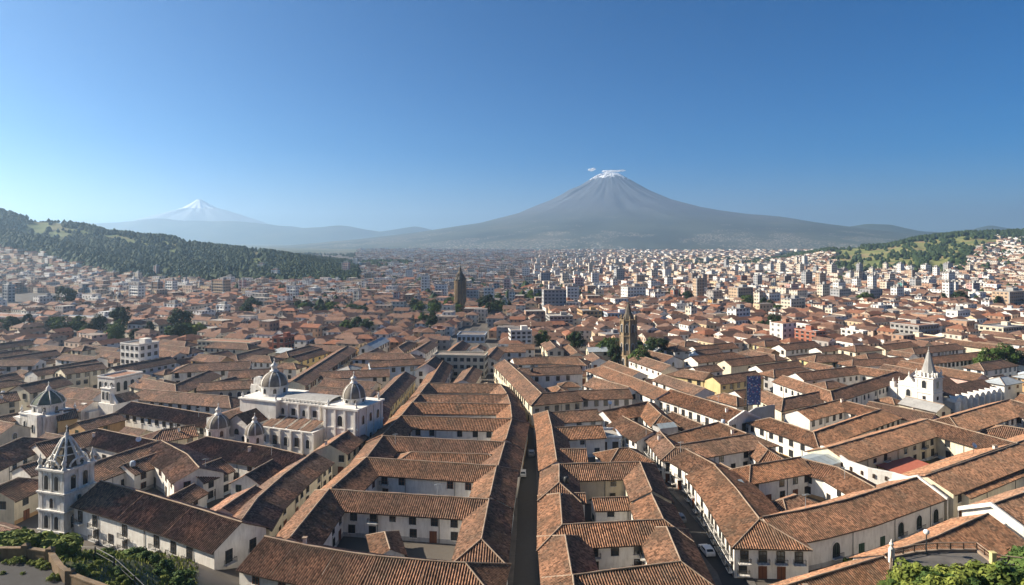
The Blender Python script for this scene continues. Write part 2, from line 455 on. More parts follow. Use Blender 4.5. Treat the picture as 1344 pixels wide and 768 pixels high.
def mat_ground():
    t = NT("ground_plain"); pos = t.pos()
    sx = t.n("ShaderNodeSeparateXYZ"); t.L(pos, sx.inputs[0])
    city = t.mix(t.noise(pos, 0.08, 3, 0.6), (0.075, 0.068, 0.06), (0.13, 0.11, 0.09))
    # fields, woods and the speckle of very far houses, by distance
    fields = t.ramp(t.noise(pos, 0.0022, 5, 0.6), [(0.36, (0.028, 0.045, 0.022)), (0.47, (0.06, 0.075, 0.035)), (0.56, (0.12, 0.105, 0.06)), (0.66, (0.05, 0.065, 0.03))])
    v = t.n("ShaderNodeTexVoronoi"); v.inputs["Scale"].default_value = 0.07; t.L(pos, v.inputs["Vector"])
    dots = t.math('MULTIPLY', t.math('LESS_THAN', v.outputs["Distance"], 0.27), t.math('GREATER_THAN', t.noise(pos, 0.0016, 4, 0.6), 0.47))
    vc = t.n("ShaderNodeSeparateColor"); t.L(v.outputs["Color"], vc.inputs[0])
    dc = t.ramp(vc.outputs[0], [(0, (0.62, 0.56, 0.48)), (0.4, (0.40, 0.24, 0.16)), (0.7, (0.72, 0.68, 0.62)), (1, (0.3, 0.25, 0.2))])
    far = t.mix(t.math('MULTIPLY', dots, 0.75), fields, dc)
    c = t.mix(t.remap(sx.outputs[1], 2600, 3400), city, far)
    c = t.mix(t.remap(sx.outputs[1], 97, 108), t.mix(t.noise(pos, 0.3, 4), (0.05, 0.07, 0.02), (0.12, 0.11, 0.06)), c)
    hill = t.ramp(t.noise(pos, 0.016, 6, 0.68), [(0.34, (0.08, 0.11, 0.03)), (0.43, (0.16, 0.18, 0.05)), (0.53, (0.24, 0.23, 0.08)), (0.62, (0.27, 0.18, 0.10)), (0.7, (0.16, 0.17, 0.06))])
    hm = t.math('MULTIPLY', t.remap(sx.outputs[2], 2.0, 9.0), t.math('GREATER_THAN', sx.outputs[1], 800.0))
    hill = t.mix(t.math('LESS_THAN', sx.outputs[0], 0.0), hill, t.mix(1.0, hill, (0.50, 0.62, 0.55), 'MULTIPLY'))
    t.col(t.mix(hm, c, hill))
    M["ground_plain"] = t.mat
mat_ground()
def mat_mountain():
    t = NT("volcano_rock"); pos = t.pos()
    sx = t.n("ShaderNodeSeparateXYZ"); t.L(pos, sx.inputs[0])
    mp = t.n("ShaderNodeMapping"); mp.inputs["Scale"].default_value = (1, 1, 0.5); t.L(pos, mp.inputs[0])
    rock = t.ramp(t.noise(mp.outputs[0], 0.004, 6, 0.62), [(0.35, (0.068, 0.082, 0.104)), (0.5, (0.078, 0.092, 0.115)), (0.65, (0.092, 0.104, 0.124))])  # blue-grey tint puts distance haze into the rock colour
    low = t.ramp(t.noise(pos, 0.0018, 5, 0.6), [(0.38, (0.035, 0.05, 0.045)), (0.55, (0.06, 0.075, 0.06)), (0.68, (0.10, 0.10, 0.08))])
    v = t.n("ShaderNodeTexVoronoi"); v.inputs["Scale"].default_value = 0.06; t.L(pos, v.inputs["Vector"])
    dots = t.math('MULTIPLY', t.math('LESS_THAN', v.outputs["Distance"], 0.34), t.math('GREATER_THAN', t.noise(pos, 0.0016, 4, 0.6), 0.49))
    dots = t.math('MULTIPLY', dots, t.math('GREATER_THAN', t.noise(pos, 0.004, 4, 0.6), t.remap(sx.outputs[2], 20.0, 200.0, 0.36, 0.66)))
    low = t.mix(t.math('MULTIPLY', dots, 0.8), low, (0.46, 0.40, 0.34))
    c = t.mix(t.remap(sx.outputs[2], 190, 400), low, rock)
    sn = t.math('ADD', sx.outputs[2], t.math('MULTIPLY', t.math('SUBTRACT', t.noise(mp.outputs[0], 0.012, 5, 0.75), 0.5), 300.0))
    c = t.mix(t.math('GREATER_THAN', sn, 715.0), c, (0.85, 0.87, 0.90))
    t.col(c); M["volcano_rock"] = t.mat
    t = NT("snow_mountain"); pos = t.pos()
    sx = t.n("ShaderNodeSeparateXYZ"); t.L(pos, sx.inputs[0])
    mp = t.n("ShaderNodeMapping"); mp.inputs["Scale"].default_value = (1, 1, 0.25); t.L(pos, mp.inputs[0])
    sn = t.math('ADD', sx.outputs[2], t.math('MULTIPLY', t.math('SUBTRACT', t.noise(mp.outputs[0], 0.006, 5, 0.7), 0.5), 220.0))
    t.col(t.mix(t.math('GREATER_THAN', sn, 600.0), (0.30, 0.35, 0.42), (0.9, 0.92, 0.95))); M["snow_mountain"] = t.mat  # bare slopes pale and bluish, haze painted into their colour
    t = NT("ridge_woods"); pos = t.pos()
    t.col(t.ramp(t.noise(pos, 0.003, 5, 0.6), [(0.35, (0.02, 0.035, 0.02)), (0.55, (0.05, 0.065, 0.035)), (0.7, (0.09, 0.085, 0.05))])); M["ridge_woods"] = t.mat
mat_mountain()

# one ground sheet: fine where the hills are, coarse beyond
xs = np.unique(np.concatenate([np.linspace(-13800, -2200, 24), np.linspace(-2200, -140, 150), np.linspace(-140, 140, 110), np.linspace(140, 2200, 150), np.linspace(2200, 13800, 24)]))
ys = np.unique(np.concatenate([np.linspace(-280, 30, 12), np.linspace(30, 140, 60), np.linspace(140, 880, 14), np.linspace(880, 3700, 170), np.linspace(3700, 16900, 40)]))
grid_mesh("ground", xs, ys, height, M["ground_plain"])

def radial_mountain(name, cx, cy, rs, hl, hr, mat, nang=160, rough=0.05, seed=0.0, bump_pts=None):
    A = np.linspace(0, 2 * math.pi, nang, endpoint=False)
    Rr = np.concatenate([[0], np.geomspace(rs[1] * 0.5, rs[-1], 70)])
    V = []; 
    for r in Rr:
        for a in A:
            x, y = cx + r * math.cos(a), cy + r * math.sin(a)
            w = 0.5 + 0.5 * math.cos(a)
            h = np.interp(r, rs, hl) * (1 - w) + np.interp(r, rs, hr) * w
            nz = mnoise.fractal(Vector((math.cos(a) * 3.4 + seed, math.sin(a) * 3.4, r * 0.0007)), 0.8, 2.1, 5)
            amp = rough * max(h, 0) * min(1, r / 500.0)
            rg = 1 - abs(mnoise.noise(Vector((math.cos(a) * 6 + seed, math.sin(a) * 6, r * 0.0005)))) * 2
            h = h + amp * (nz + 0.7 * (rg - 0.6))
            if bump_pts:
                for bx, by, bh, bs in bump_pts: h += bh * math.exp(-((x - bx) ** 2 + (y - by) ** 2) / (2 * bs * bs))
            V.append((x, y, h))
    F = []
    n = len(A)
    for k in range(len(Rr) - 1):
        for i in range(n):
            j = (i + 1) % n
            F.append((k * n + i, k * n + j, (k + 1) * n + j, (k + 1) * n + i))
    me = bpy.data.meshes.new(name); me.from_pydata(V, [], F); me.materials.append(M[mat])
    me.polygons.foreach_set("use_smooth", [True] * len(F)); me.update(); me.flip_normals()
    o = bpy.data.objects.new(name, me); o["kind"] = 'structure'
    return col_link(o)
VD = 7000.0; K = VD / FPX
vx = (800 - CX) * K
vr = [r * K for r in (0, 8, 12, 20, 35, 50, 79, 119, 172, 250, 330, 430)]
base = 60.0
hl = [base + h * K for h in (85, 87, 87, 83, 73, 65, 51, 35, 21, 9, 0, -9)]
hr = [base + h * K for h in (85, 86, 87, 82, 73, 64, 51, 40, 29, 19, 8, -9)]
radial_mountain("mountain", vx, VD, vr, hl, hr, "volcano_rock", 240, 0.04, 3.3, [((745 - CX) * K, VD - 150, 34, 90), ((985 - CX) * K, VD - 700, 22, 240)])
VD2 = 11500.0; K2 = VD2 / FPX
sr = [r * K2 for r in (0, 3, 10, 22, 48, 75, 110, 160)]
sh = [base + h * K2 for h in (53, 53, 48, 41, 33, 25, 12, -6)]
radial_mountain("mountain", (262 - CX) * K2, VD2, sr, sh, sh, "snow_mountain", 90, 0.06, 8.1)

def ridge(name, D, pts, depth, mat, seed=0, rough=14.0):
    """a range of hills: crest heights read at photo columns, real depth in front and behind"""
    pts = [(p, CAMH + (HY - y) / FPX * D) for p, y in pts]
    x0, x1 = (pts[0][0] - CX) / FPX * D, (pts[-1][0] - CX) / FPX * D
    xs = np.linspace(x0, x1, 160); ys = np.linspace(D - depth, D + depth, 30)
    def zf(X, Y):
        cr = np.interp(X, [(p - CX) / FPX * D for p, _ in pts], [h for _, h in pts])
        w = np.clip(1 - np.abs(Y - D) / depth, 0, 1) ** 1.2
        nz = np.vectorize(lambda a, b: mnoise.fractal(Vector((a * 0.0012 + seed, b * 0.0012, 0)), 0.9, 2.0, 4))(X, Y)
        return cr * w * (1 + 0.35 * nz * (1 - w)) + nz * rough * w - 30 * (w < 0.01)
    return grid_mesh(name, xs, ys, zf, M[mat])
ridge("hills", 7000, [(860, 322), (905, 310), (950, 301), (985, 295), (1020, 293), (1048, 293), (1080, 297), (1110, 297), (1140, 293), (1165, 295), (1200, 303), (1240, 306), (1400, 306)], 1500, "ridge_woods", 2)
ridge("hills", 7700, [(1235, 318), (1265, 306), (1285, 298), (1300, 295), (1318, 298), (1335, 306), (1400, 312)], 900, "ridge_woods", 5, 6)
ridge("hills", 10500, [(-60, 300), (120, 292), (200, 287), (300, 288), (345, 291), (400, 297), (450, 296), (500, 303), (545, 296), (575, 303), (640, 312)], 1500, "ridge_woods", 7, 22)
# ------------------------------------------------------------------ building kit
def unit(a, b):
    d = Vector((b[0] - a[0], b[1] - a[1])); return d.normalized()
def slope(mb, P0, P1, E0, E1, d, n, W, zr, ze, near, mat=0, uoff=0.0):
    """one pitched face between ridge P0-P1 and eave; E0, E1 are the eave ends measured along d from P0"""
    L = (Vector(P1) - Vector(P0)).length
    lo, hi = min(0.0, E0), max(L, E1)
    step = 0.115 if near == 2 else (0.5 if near == 1 else max(1.5, (hi - lo)))
    us = set([0.0, L, E0, E1])
    k = math.ceil(lo / step)
    while k * step < hi:
        us.add(k * step); k += 1
    us = sorted(u for u in us if lo - 1e-6 <= u <= hi + 1e-6)
    us = [u for i, u in enumerate(us) if i == 0 or u - us[i - 1] > 1e-4]
    nv = 3 if near == 2 else (2 if near == 1 else 1)
    amp = 0.09 if near == 2 else 0.0
    def vr(u):
        vt = 0.0; vb = W
        if u < 0 and E0 < 0: vt = W * u / E0
        if u > L and E1 > L: vt = max(vt, W * (u - L) / (E1 - L))
        if u < E0 and E0 > 0: vb = W * u / E0
        if u > E1 and E1 < L: vb = min(vb, W * (L - u) / (L - E1))
        return vt, max(vb, vt)
    def pt(u, v):
        x = P0[0] + d.x * u + n.x * v; y = P0[1] + d.y * u + n.y * v
        z = zr - (zr - ze) * v / W
        if near: z += 0.07 * mnoise.noise(Vector((x * 0.35, y * 0.35, 1.7))) + 0.04 * mnoise.noise(Vector((x * 1.1, y * 1.1, 4.2)))
        if amp: z += amp * (math.sin(2 * math.pi * u / 0.46) - 0.2)
        return (x, y, z)
    prev = None
    sl = math.hypot(W, zr - ze) / W
    for u in us:
        vt, vb = vr(u)
        colm = [(pt(u, vt + (vb - vt) * j / nv), (u + uoff, (vt + (vb - vt) * j / nv) * sl)) for j in range(nv + 1)]
        if prev is not None:
            for j in range(nv):
                q = [prev[j], colm[j], colm[j + 1], prev[j + 1]]
                qq = []
                for e in q:
                    if not any((Vector(e[0]) - Vector(f[0])).length < 1e-4 for f in qq): qq.append(e)
                if len(qq) >= 3:
                    mb.poly([e[0] for e in qq], mat, [e[1] for e in qq], out=(0, 0, 1))
        prev = colm

def offs(P, closed, k):
    """mitred offset points of the path P at signed distance k (left positive)"""
    n = len(P); out = []
    for i in range(n):
        a = P[(i - 1) % n] if (closed or i > 0) else None
        c = P[(i + 1) % n] if (closed or i < n - 1) else None
        b = P[i]
        if a is None: d = unit(b, c); m = Vector((-d.y, d.x)); s = 1.0
        elif c is None: d = unit(a, b); m = Vector((-d.y, d.x)); s = 1.0
        else:
            d1, d2 = unit(a, b), unit(b, c)
            n1, n2 = Vector((-d1.y, d1.x)), Vector((-d2.y, d2.x))
            m = (n1 + n2).normalized(); s = 1 / max(0.35, m.dot(n1))
        out.append(Vector(b) + m * s * k)
    return out

WINDOWS = []       # (parent, matrix, style, distance)
def place_windows(parent, A, B, outn, zb, ze, style="w", storeys=2, pitch=3.6, first_door=True, frac=1.0, seed=0, org=(0, 0)):
    A = Vector(A[:2]); B = Vector(B[:2]); L = (B - A).length
    mid = (A + B) / 2
    if outn.dot(-mid.normalized()) < 0.08 or L < 2.2: return
    d = (B - A) / L; k = max(1, int((L - 1.0) / pitch)); rr = random.Random(int(seed * 1000) + int(mid.x * 7) + int(mid.y * 13))
    sh = (ze - zb) / storeys
    yv = Vector((outn.x, outn.y, 0)); xv = Vector((-outn.y, outn.x, 0))
    for s in range(storeys):
        for i in range(k):
            if rr.random() > frac: continue
            p = A + d * (L * (i + 0.5) / k + rr.uniform(-0.25, 0.25))
            h = min(1.8, sh * 0.62); z = zb + sh * s + sh * 0.30; st = style
            if s == 0 and storeys > 1 and rr.random() < 0.3 and first_door: st = "door"; h = min(2.3, sh * 0.85); z = zb
            elif storeys == 1 and first_door and rr.random() < 0.35: st = "door"; h = min(2.3, sh * 0.72); z = zb
            elif s == storeys - 1 and style == "balcony": h = min(2.2, sh * 0.78); z = zb + sh * s + 0.15
            if st == "grand": h = 2.7; z = zb + 1.2
            if st == "w" and rr.random() < .14: st = rr.choice(["square", "balcony"])
            w = {"door": 1.3, "grand": 2.0, "square": 1.1, "arch": 1.25}.get(st, 1.25)
            if st == "square": h = min(h, 1.0); z += 0.3
            Mx = Matrix(((-xv.x, yv.x, 0, p.x - org[0]), (-xv.y, yv.y, 0, p.y - org[1]), (0, 0, 1, z), (0, 0, 0, 1)))
            WINDOWS.append((parent, Mx, st, w, round(h * 5) / 5, (p.x + outn.x * 0.3, p.y + outn.y * 0.3, z + h * 0.6), outn))
_wm = {}
def window_mesh(st, w, h, var=0):
    k = (st, w, h, var)
    if k in _wm: return _wm[k]
    mb = MB(); f = 0.10
    mats = [M["window_glass"], M[("dark_wood", "green_wood", "brown_wood", "blue_wood")[var]] if st != "door" else M[("brown_wood", "green_wood", "dark_wood", "blue_wood")[var]], M["iron"], M["white_stone"]]
    n = 8
    if st in ("arch", "grand"):
        r = w / 2; zc = h - r
        arc = [(r * math.cos(math.pi * i / n), zc + r * math.sin(math.pi * i / n)) for i in range(n + 1)]
        outl = [(r, 0)] + arc + [(-r, 0)]
        big = [(x * 1.25, (z if z == 0 else zc + (z - zc) * 1.25 if z > zc else z)) for x, z in outl]
        mb.poly([(x, 0.05, z) for x, z in outl], 0)
        for i in range(len(outl) - 1):
            a, b, c, e = outl[i], outl[i + 1], big[i + 1], big[i]
            mb.poly([(a[0], 0.09, a[1]), (b[0], 0.09, b[1]), (c[0], 0.09, c[1]), (e[0], 0.09, e[1])], 3)
            mb.poly([(c[0], 0.09, c[1]), (e[0], 0.09, e[1]), (e[0], 0, e[1]), (c[0], 0, c[1])], 3)
        mb.box(0, 0.07, 0, 0.07, 0.03, h - 0.05, mat=1)
        if st == 'grand':
            for q in (-.6, .6): mb.box(q, 0.07, 0, 0.05, 0.03, h * .8, mat=1)
            mb.box(0, 0.4, -.1, w + .5, .8, .12, mat=3, bottom=True)
            for q in range(11): mb.box(-w / 2 - .2 + (w + .4) * q / 10, 0.76, 0, .04, .04, .95, mat=2)
            mb.box(0, .76, .95, w + .45, .06, .06, mat=2, bottom=True)
    else:
        mb.poly([(-w / 2, 0.045, 0), (w / 2, 0.045, 0), (w / 2, 0.045, h), (-w / 2, 0.045, h)], 0 if st != "door" else 1)
        for sx in (-1, 1): mb.box(sx * (w / 2 + f / 2), 0.05, 0, f, 0.10, h + f, mat=1)
        mb.box(0, 0.05, h, w, 0.10, f, mat=1)
        if st != "door":
            mb.box(0, 0.06, 0, 0.06, 0.05, h, mat=1)
            mb.box(0, 0.06, h * 0.6, w, 0.05, 0.06, mat=1)
            mb.box(0, 0.09, -0.10, w + 0.4, 0.18, 0.10, mat=3, bottom=True)
        else:
            mb.box(0, 0.06, 0, 0.04, 0.06, h, mat=0)
            for sx in (-1, 1): mb.box(sx * w * 0.24, 0.055, 0.2, w * 0.32, 0.05, h * 0.75, mat=1)
    if st == "balcony":
        mb.box(0, 0.45, -0.18, w + 0.9, 0.9, 0.14, mat=3, bottom=True)
        for i in range(9):
            x = -(w + 0.8) / 2 + (w + 0.8) * i / 8
            mb.box(x, 0.86, -0.04, 0.04, 0.04, 0.9, mat=2)
        for sx in (-1, 1):
            for q in range(3): mb.box(sx * (w + 0.8) / 2, 0.2 + 0.3 * q, -0.04, 0.04, 0.04, 0.9, mat=2)
        mb.box(0, 0.86, 0.86, w + 0.85, 0.06, 0.06, mat=2, bottom=True)
    _wm[k] = mb.mesh("door" if st == "door" else "window", mats)
    return _wm[k]

# footprints (1 m cells) so that infill houses keep clear of what stands already
OX0, OY0, ONX, ONY = -420, 60, 900, 700
OCC = np.zeros((ONX, ONY), bool)
def occ_rect(cx, cy, L, W, rot, mark=True, lim=0.06, step=0.8):
    nu, nv = max(2, int(L / step) + 1), max(2, int(W / step) + 1)
    U, Vv = np.meshgrid(np.linspace(-L / 2, L / 2, nu), np.linspace(-W / 2, W / 2, nv))
    c, s = math.cos(rot), math.sin(rot)
    I = np.floor(cx + U * c - Vv * s - OX0).astype(int); J = np.floor(cy + U * s + Vv * c - OY0).astype(int)
    ok = (I >= 0) & (I < ONX) & (J >= 0) & (J < ONY)
    if mark: OCC[I[ok], J[ok]] = True; return True
    if not ok.any(): return False
    return OCC[I[ok], J[ok]].mean() <= lim
def occ_line(pts, w):
    for a, b in zip(pts[:-1], pts[1:]):
        L = math.hypot(b[0] - a[0], b[1] - a[1])
        occ_rect((a[0] + b[0]) / 2, (a[1] + b[1]) / 2, L + w * 0.3, w, math.atan2(b[1] - a[1], b[0] - a[0]))

def wing(root, org, P, hw, ends, ze, zr, zb=0.0, closed=False, wallm="white_plaster", roofm="roof_tiles", near=0,
         storeys=2, style="w", pitch=3.6, frac=0.85, tint=0.0, win=True, over=0.55, sides="LR"):
    """a tiled range over a ridge path: pitched roof with mitred corners, eaves, ridge tiles, and its walls"""
    P = [Vector(p) for p in P]; n = len(P); segs = n if closed else n - 1
    wl = MB(); rf = MB(); wl.tint = rf.tint = tint
    el, er = offs(P, closed, hw), offs(P, closed, -hw)
    wz = ze + 0.12
    k = hw - over
    ol, orr = offs(P, closed, k), offs(P, closed, -k)
    rm = 0; o3 = (org[0], org[1], 0)
    for i in range(segs):
        a, b = P[i], P[(i + 1) % n]; d = unit(a, b); L = (b - a).length
        for sgn, E, O in ((1, el, ol), (-1, er, orr)):
            nn = Vector((-d.y, d.x)) * sgn
            e0 = (E[i] - a).dot(d); e1 = (E[(i + 1) % n] - a).dot(d)
            w0, w1 = Vector(O[i]), Vector(O[(i + 1) % n])
            if not closed and i == 0:
                if ends[0] == 'h': e0 = -hw; w0 = a - d * k + nn * k
                else: e0 = 0; w0 = a + d * 0.3 + nn * k
            if not closed and i == segs - 1:
                if ends[1] == 'h': e1 = L + hw; w1 = b + d * k + nn * k
                else: e1 = L; w1 = b - d * 0.3 + nn * k
            slope(rf, a, b, e0, e1, d, nn, hw, zr, ze, near, rm)
            # eave edge
            A = a + d * e0 + nn * hw; B = a + d * e1 + nn * hw
            rf.wall(A, B, ze - 0.20, ze + 0.02, 1, out=(nn.x, nn.y, 0))
            rf.poly([(A.x, A.y, ze - 0.20), (B.x, B.y, ze - 0.20), (w1.x, w1.y, wz - 0.16), (w0.x, w0.y, wz - 0.16)], 1, out=(0, 0, -1))
            wl.wall(w0, w1, zb, wz, 0, out=(nn.x, nn.y, 0))
            if near:
                q = nn * .04; wl.wall(w0 + q, w1 + q, zb, zb + .85, 1, out=(nn.x, nn.y, 0))
                wl.poly([(w0.x, w0.y, zb + .85), (w1.x, w1.y, zb + .85), (w1.x + q.x, w1.y + q.y, zb + .85), (w0.x + q.x, w0.y + q.y, zb + .85)], 1, out=(0, 0, 1))
                Lw = (w1 - w0).length
                for j in range(int(Lw / 11)):
                    pp = w0.lerp(w1, (j + .08 + .5) / max(1, int(Lw / 11))) + nn * .1; wl.tube((pp.x, pp.y, zb), (pp.x, pp.y, ze - .05), .06, n=5, mat=2)
            if win and (('L' in sides and sgn == 1) or ('R' in sides and sgn == -1)):
                place_windows(root, w0, w1, nn, zb, ze - 0.1, style, storeys, pitch, True, frac, org=org)
        # ridge tiles
        m = max(1, int(L / 2.5)) if near else 1
        rz = [zr + 0.04 + (mnoise.noise(Vector((a.x + (b.x - a.x) * q / m, a.y + (b.y - a.y) * q / m, 2.2))) * .09 if near else 0) for q in range(m + 1)]
        for q in range(m):
            qa, qb = a.lerp(b, q / m), a.lerp(b, (q + 1) / m); rf.tube((qa.x, qa.y, rz[q]), (qb.x, qb.y, rz[q + 1]), 0.15 + .03 * (q % 2), n=5, mat=2)
    if closed:
        for i in range(n):
            for E in (el, er):
                pass
    def hipline(p, q):
        rf.tube((p.x, p.y, zr + 0.05), (q[0], q[1], ze + 0.05), 0.14, n=5, mat=2)
    for i in range(n):
        if not closed and i in (0, n - 1): continue
        a, b, c = P[i - 1], P[i], P[(i + 1) % n]
        turn = unit(a, b).cross(unit(b, c)) if hasattr(Vector((0, 0)), 'cross') else 0
        outer = er[i] if turn > 0 else el[i]
        if abs(turn) > 0.3: hipline(b, outer)
    if not closed:
        for idx, other, kk in ((0, 1, ends[0]), (n - 1, n - 2, ends[1])):
            b = P[idx]; d = unit(P[other], b); nn = Vector((-d.y, d.x))
            if kk == 'h':
                # hipped end: triangle of tiles
                q0, q1 = b + d * hw + nn * hw, b + d * hw - nn * hw
                slope(rf, b, b, -hw, hw, nn, d, hw, zr, ze, near, rm)
                rf.wall(q0, q1, ze - 0.20, ze + 0.02, 1, out=(d.x, d.y, 0))
                hipline(b, q0); hipline(b, q1)
                w0, w1 = b + d * k + nn * k, b + d * k - nn * k
                wl.wall(w0, w1, zb, wz, 0, out=(d.x, d.y, 0))
                if win: place_windows(root, w0, w1, d, zb, ze - 0.1, style, storeys, pitch, True, frac, org=org)
            else:
                w0, w1 = b - d * 0.3 + nn * k, b - d * 0.3 - nn * k; c = b - d * 0.3
                wl.poly([(w0.x, w0.y, zb), (w1.x, w1.y, zb), (w1.x, w1.y, wz), (c.x, c.y, zr - 0.12), (w0.x, w0.y, wz)], 0,
                        [(0, zb), (2 * k, zb), (2 * k, wz), (k, zr), (0, wz)], out=(d.x, d.y, 0))
                if kk == 'p':   # raised white parapet
                    for sg in (1, -1):
                        q = b + nn * sg * hw
                        for th in (0.0,):
                            f0, f1 = b - d * 0.25, b + d * 0.25; g0, g1 = q - d * 0.25, q + d * 0.25
                            wl.poly([(f0.x, f0.y, zr + 0.5), (f1.x, f1.y, zr + 0.5), (g1.x, g1.y, ze + 0.4), (g0.x, g0.y, ze + 0.4)], 0, out=(0, 0, 1))
                            for (x0, x1, dd) in ((f0, g0, -d), (f1, g1, d)):
                                wl.poly([(x0.x, x0.y, zr - 0.3), (x0.x, x0.y, zr + 0.5), (x1.x, x1.y, ze + 0.4), (x1.x, x1.y, ze - 0.4)], 0, out=(dd.x, dd.y, 0))
                            wl.wall(g0, g1, zb, ze + 0.4, 0, out=(nn.x * sg, nn.y * sg, 0))
                if win and kk != 'x': place_windows(root, w0, w1, d, zb, ze - 0.1, style, storeys, pitch * 0.9, True, frac, org=org)
    for i in range(segs):
        a, b = P[i], P[(i + 1) % n]
        occ_rect((a.x + b.x) / 2, (a.y + b.y) / 2, (b - a).length + (2 * hw if 'h' in ends or n > 2 else 0), 2 * hw, math.atan2(b.y - a.y, b.x - a.x))
    wo_ = wl.build("wall", [M[wallm], M[('ochre_plaster', 'grey_plaster', 'blue_grey_plaster', 'concrete')[int(abs(org[0] * 7 + org[1])) % 4]], M['iron']], root, o3)
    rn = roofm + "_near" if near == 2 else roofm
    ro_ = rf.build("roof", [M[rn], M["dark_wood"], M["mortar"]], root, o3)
    return wo_, ro_

HOUSES = []
def house(name, label, cat, wings, ze=5.4, zr=7.8, wallm="white_plaster", roofm="roof_tiles", group=None, **kw):
    """wings: list of (photo points of the ridge, half width, ends[, overrides])"""
    allp = []; W = []; jt = rnd.uniform(-.3, .3)
    for w in wings:
        ov = dict(kw); ov.update(dict(ze=ze, zr=zr, wallm=wallm, roofm=roofm))
        if len(w) > 3: ov.update(w[3])
        P = [G(x, y, ov["zr"]) for x, y in w[0]]; ov["ze"] += jt; ov["zr"] += jt
        W.append((P, w[1], w[2], ov)); allp += P
    cx = sum(p[0] for p in allp) / len(allp); cy = sum(p[1] for p in allp) / len(allp)
    root = empty(name, cx, cy); tag(root, label, cat, group)
    for P, hw, ends, ov in W:
        near = 2 if cy < 215 else (1 if cy < 300 else 0)
        ov.setdefault("near", near)
        wing(root, (cx, cy), P, hw, ends, **ov)
    HOUSES.append(root)
    return root
# ------------------------------------------------------------------ the old town's ranges, ridge by ridge
L_ = "tiled_house"; CT = "house"
def H(label, wings, **k): return house(L_, label, CT, wings, **k)
C = "courtyard_house"
def HC(label, wings, **k): return house(C, label, "courtyard house", wings, **k)
D_ = "roof_tiles_dark"
HC("long white front house with corrugated brown tile roof at the bottom edge between two streets", [([(347, 703), (388, 712), (442, 722), (493, 729), (560, 735), (611, 738)], 6.6, 'gh')], ze=5.2, zr=8.2)
HC("white courtyard house directly behind the bottom edge roof, with brown doors round a shaded patio", [([(381, 704), (432, 641), (642, 654), (632, 706)], 4.9, 'gh'), ([(505, 697), (512, 720)], 3.2, 'hg', dict(ze=3.0, zr=4.6))])
HC("second white courtyard house up the central street, wide dark patio and six brown doors", [([(436, 641), (481, 601), (652, 612), (643, 652)], 4.9, 'xx')])
HC("third courtyard house up the central street with two parallel roofs facing the viewer", [([(481, 600), (503, 571), (663, 579), (654, 610)], 4.9, 'xx'), ([(540, 592), (642, 595)], 4.2, 'hh', dict(ze=4.6, zr=6.8))])
HC("courtyard house with a tall white inner wall and red lean-to roofs below it", [([(503, 570), (526, 546), (672, 550), (664, 577)], 4.9, 'xx'), ([(575, 562), (600, 562)], 3.5, 'hh', dict(ze=2.8, zr=4.6))])
HC("narrow courtyard house with arched windows under the eaves, mid way up the central street", [([(527, 545), (541, 528), (670, 530), (672, 548)], 4.6, 'xx')], style="arch")
HC("courtyard house with a split brown roof, fifth row up the central street", [([(542, 527), (551, 517), (666, 517), (670, 529)], 4.3, 'xx')])
HC("low courtyard house with a long grey-white wall of small windows below the three storey block", [([(552, 516), (562, 503), (656, 504), (665, 516)], 4.3, 'xx')], style="square")
H("long orange lit street range running up to the bend of the street", [([(563, 502), (588, 462), (607, 446)], 4.5, 'xg')])
HC("house with a row of ten small arches behind the three storey block", [([(640, 468), (652, 455), (690, 455)], 4.5, 'gg')], style="arch", ze=6, zr=8)
# east of the central street
HC("white courtyard house at the bottom edge east of the central street, with hipped corners", [([(757, 800), (752, 753), (894, 735), (875, 690)], 4.9, 'xh'), ([(751, 753), (742, 701)], 4.9, 'xh')])
HC("courtyard house with a pillared porch and a dining patio, second east of the central street", [([(735, 646), (738, 687), (871, 680), (855, 646)], 4.7, 'hx'), ([(777, 652), (852, 650)], 3.2, 'gx', dict(ze=4.0, zr=5.6)), ([(736, 646), (768, 646)], 2.6, 'xg', dict(ze=5.0, zr=6.2))])
HC("cream courtyard house with two dark square windows beneath a hipped roof", [([(734, 633), (734, 609), (840, 606), (856, 644)], 4.6, 'hx')], wallm="cream_plaster", style="square")
H("narrow lit street range in front of the pale flat roofed annex", [([(731, 606), (724, 560), (719, 540)], 4.4, 'gh')])
HC("house with an unfinished flat terrace framed by brown roofs east of the central street", [([(722, 540), (784, 536)], 4.4, 'xg'), ([(727, 560), (790, 557)], 4.4, 'xg'), ([(735, 588), (770, 588)], 4.4, 'xg')])
H("small white house with a pyramid roof and one lit side by the annex", [([(812, 588), (824, 587)], 5.0, 'hh')])
H("long curving street house whose pilastered white front is split by dark windows, orange roof", [([(866, 566), (886, 588), (907, 590)], 4.5, 'xx', dict(zr=7.6)), ([(900, 590), (940, 611)], 5.3, 'gx', dict()), ([(938, 611), (965, 640), (997, 682)], 7.0, 'gh')], pitch=2.6, style="balcony")
H("long white front with arched iron windows under a broad corrugated roof, meeting the yellow court", [([(1000, 681), (1050, 672), (1110, 658), (1204, 628)], 6.2, 'xp')], style="grand", pitch=5.4, storeys=1, ze=5.2, zr=8.0, frac=1.0)
HC("white inner court with large openings between the broad roof and the skylight roof", [([(985, 611), (1051, 600)], 4.6, 'hg'), ([(1052, 602), (1100, 614), (1148, 640)], 5.2, 'gh', dict(ze=5.0, zr=7.0)), ([(1028, 656), (1046, 650)], 3.0, 'hh', dict(ze=3, zr=4.4))])
HC("big yellow and white court with arched doors and a red patio roof", [([(1085, 588), (1218, 550), (1336, 582), (1215, 624)], 6.0, 'xg', dict(closed=False))], wallm="cream_plaster", storeys=2, ze=6.0, zr=8.4, pitch=4.4)
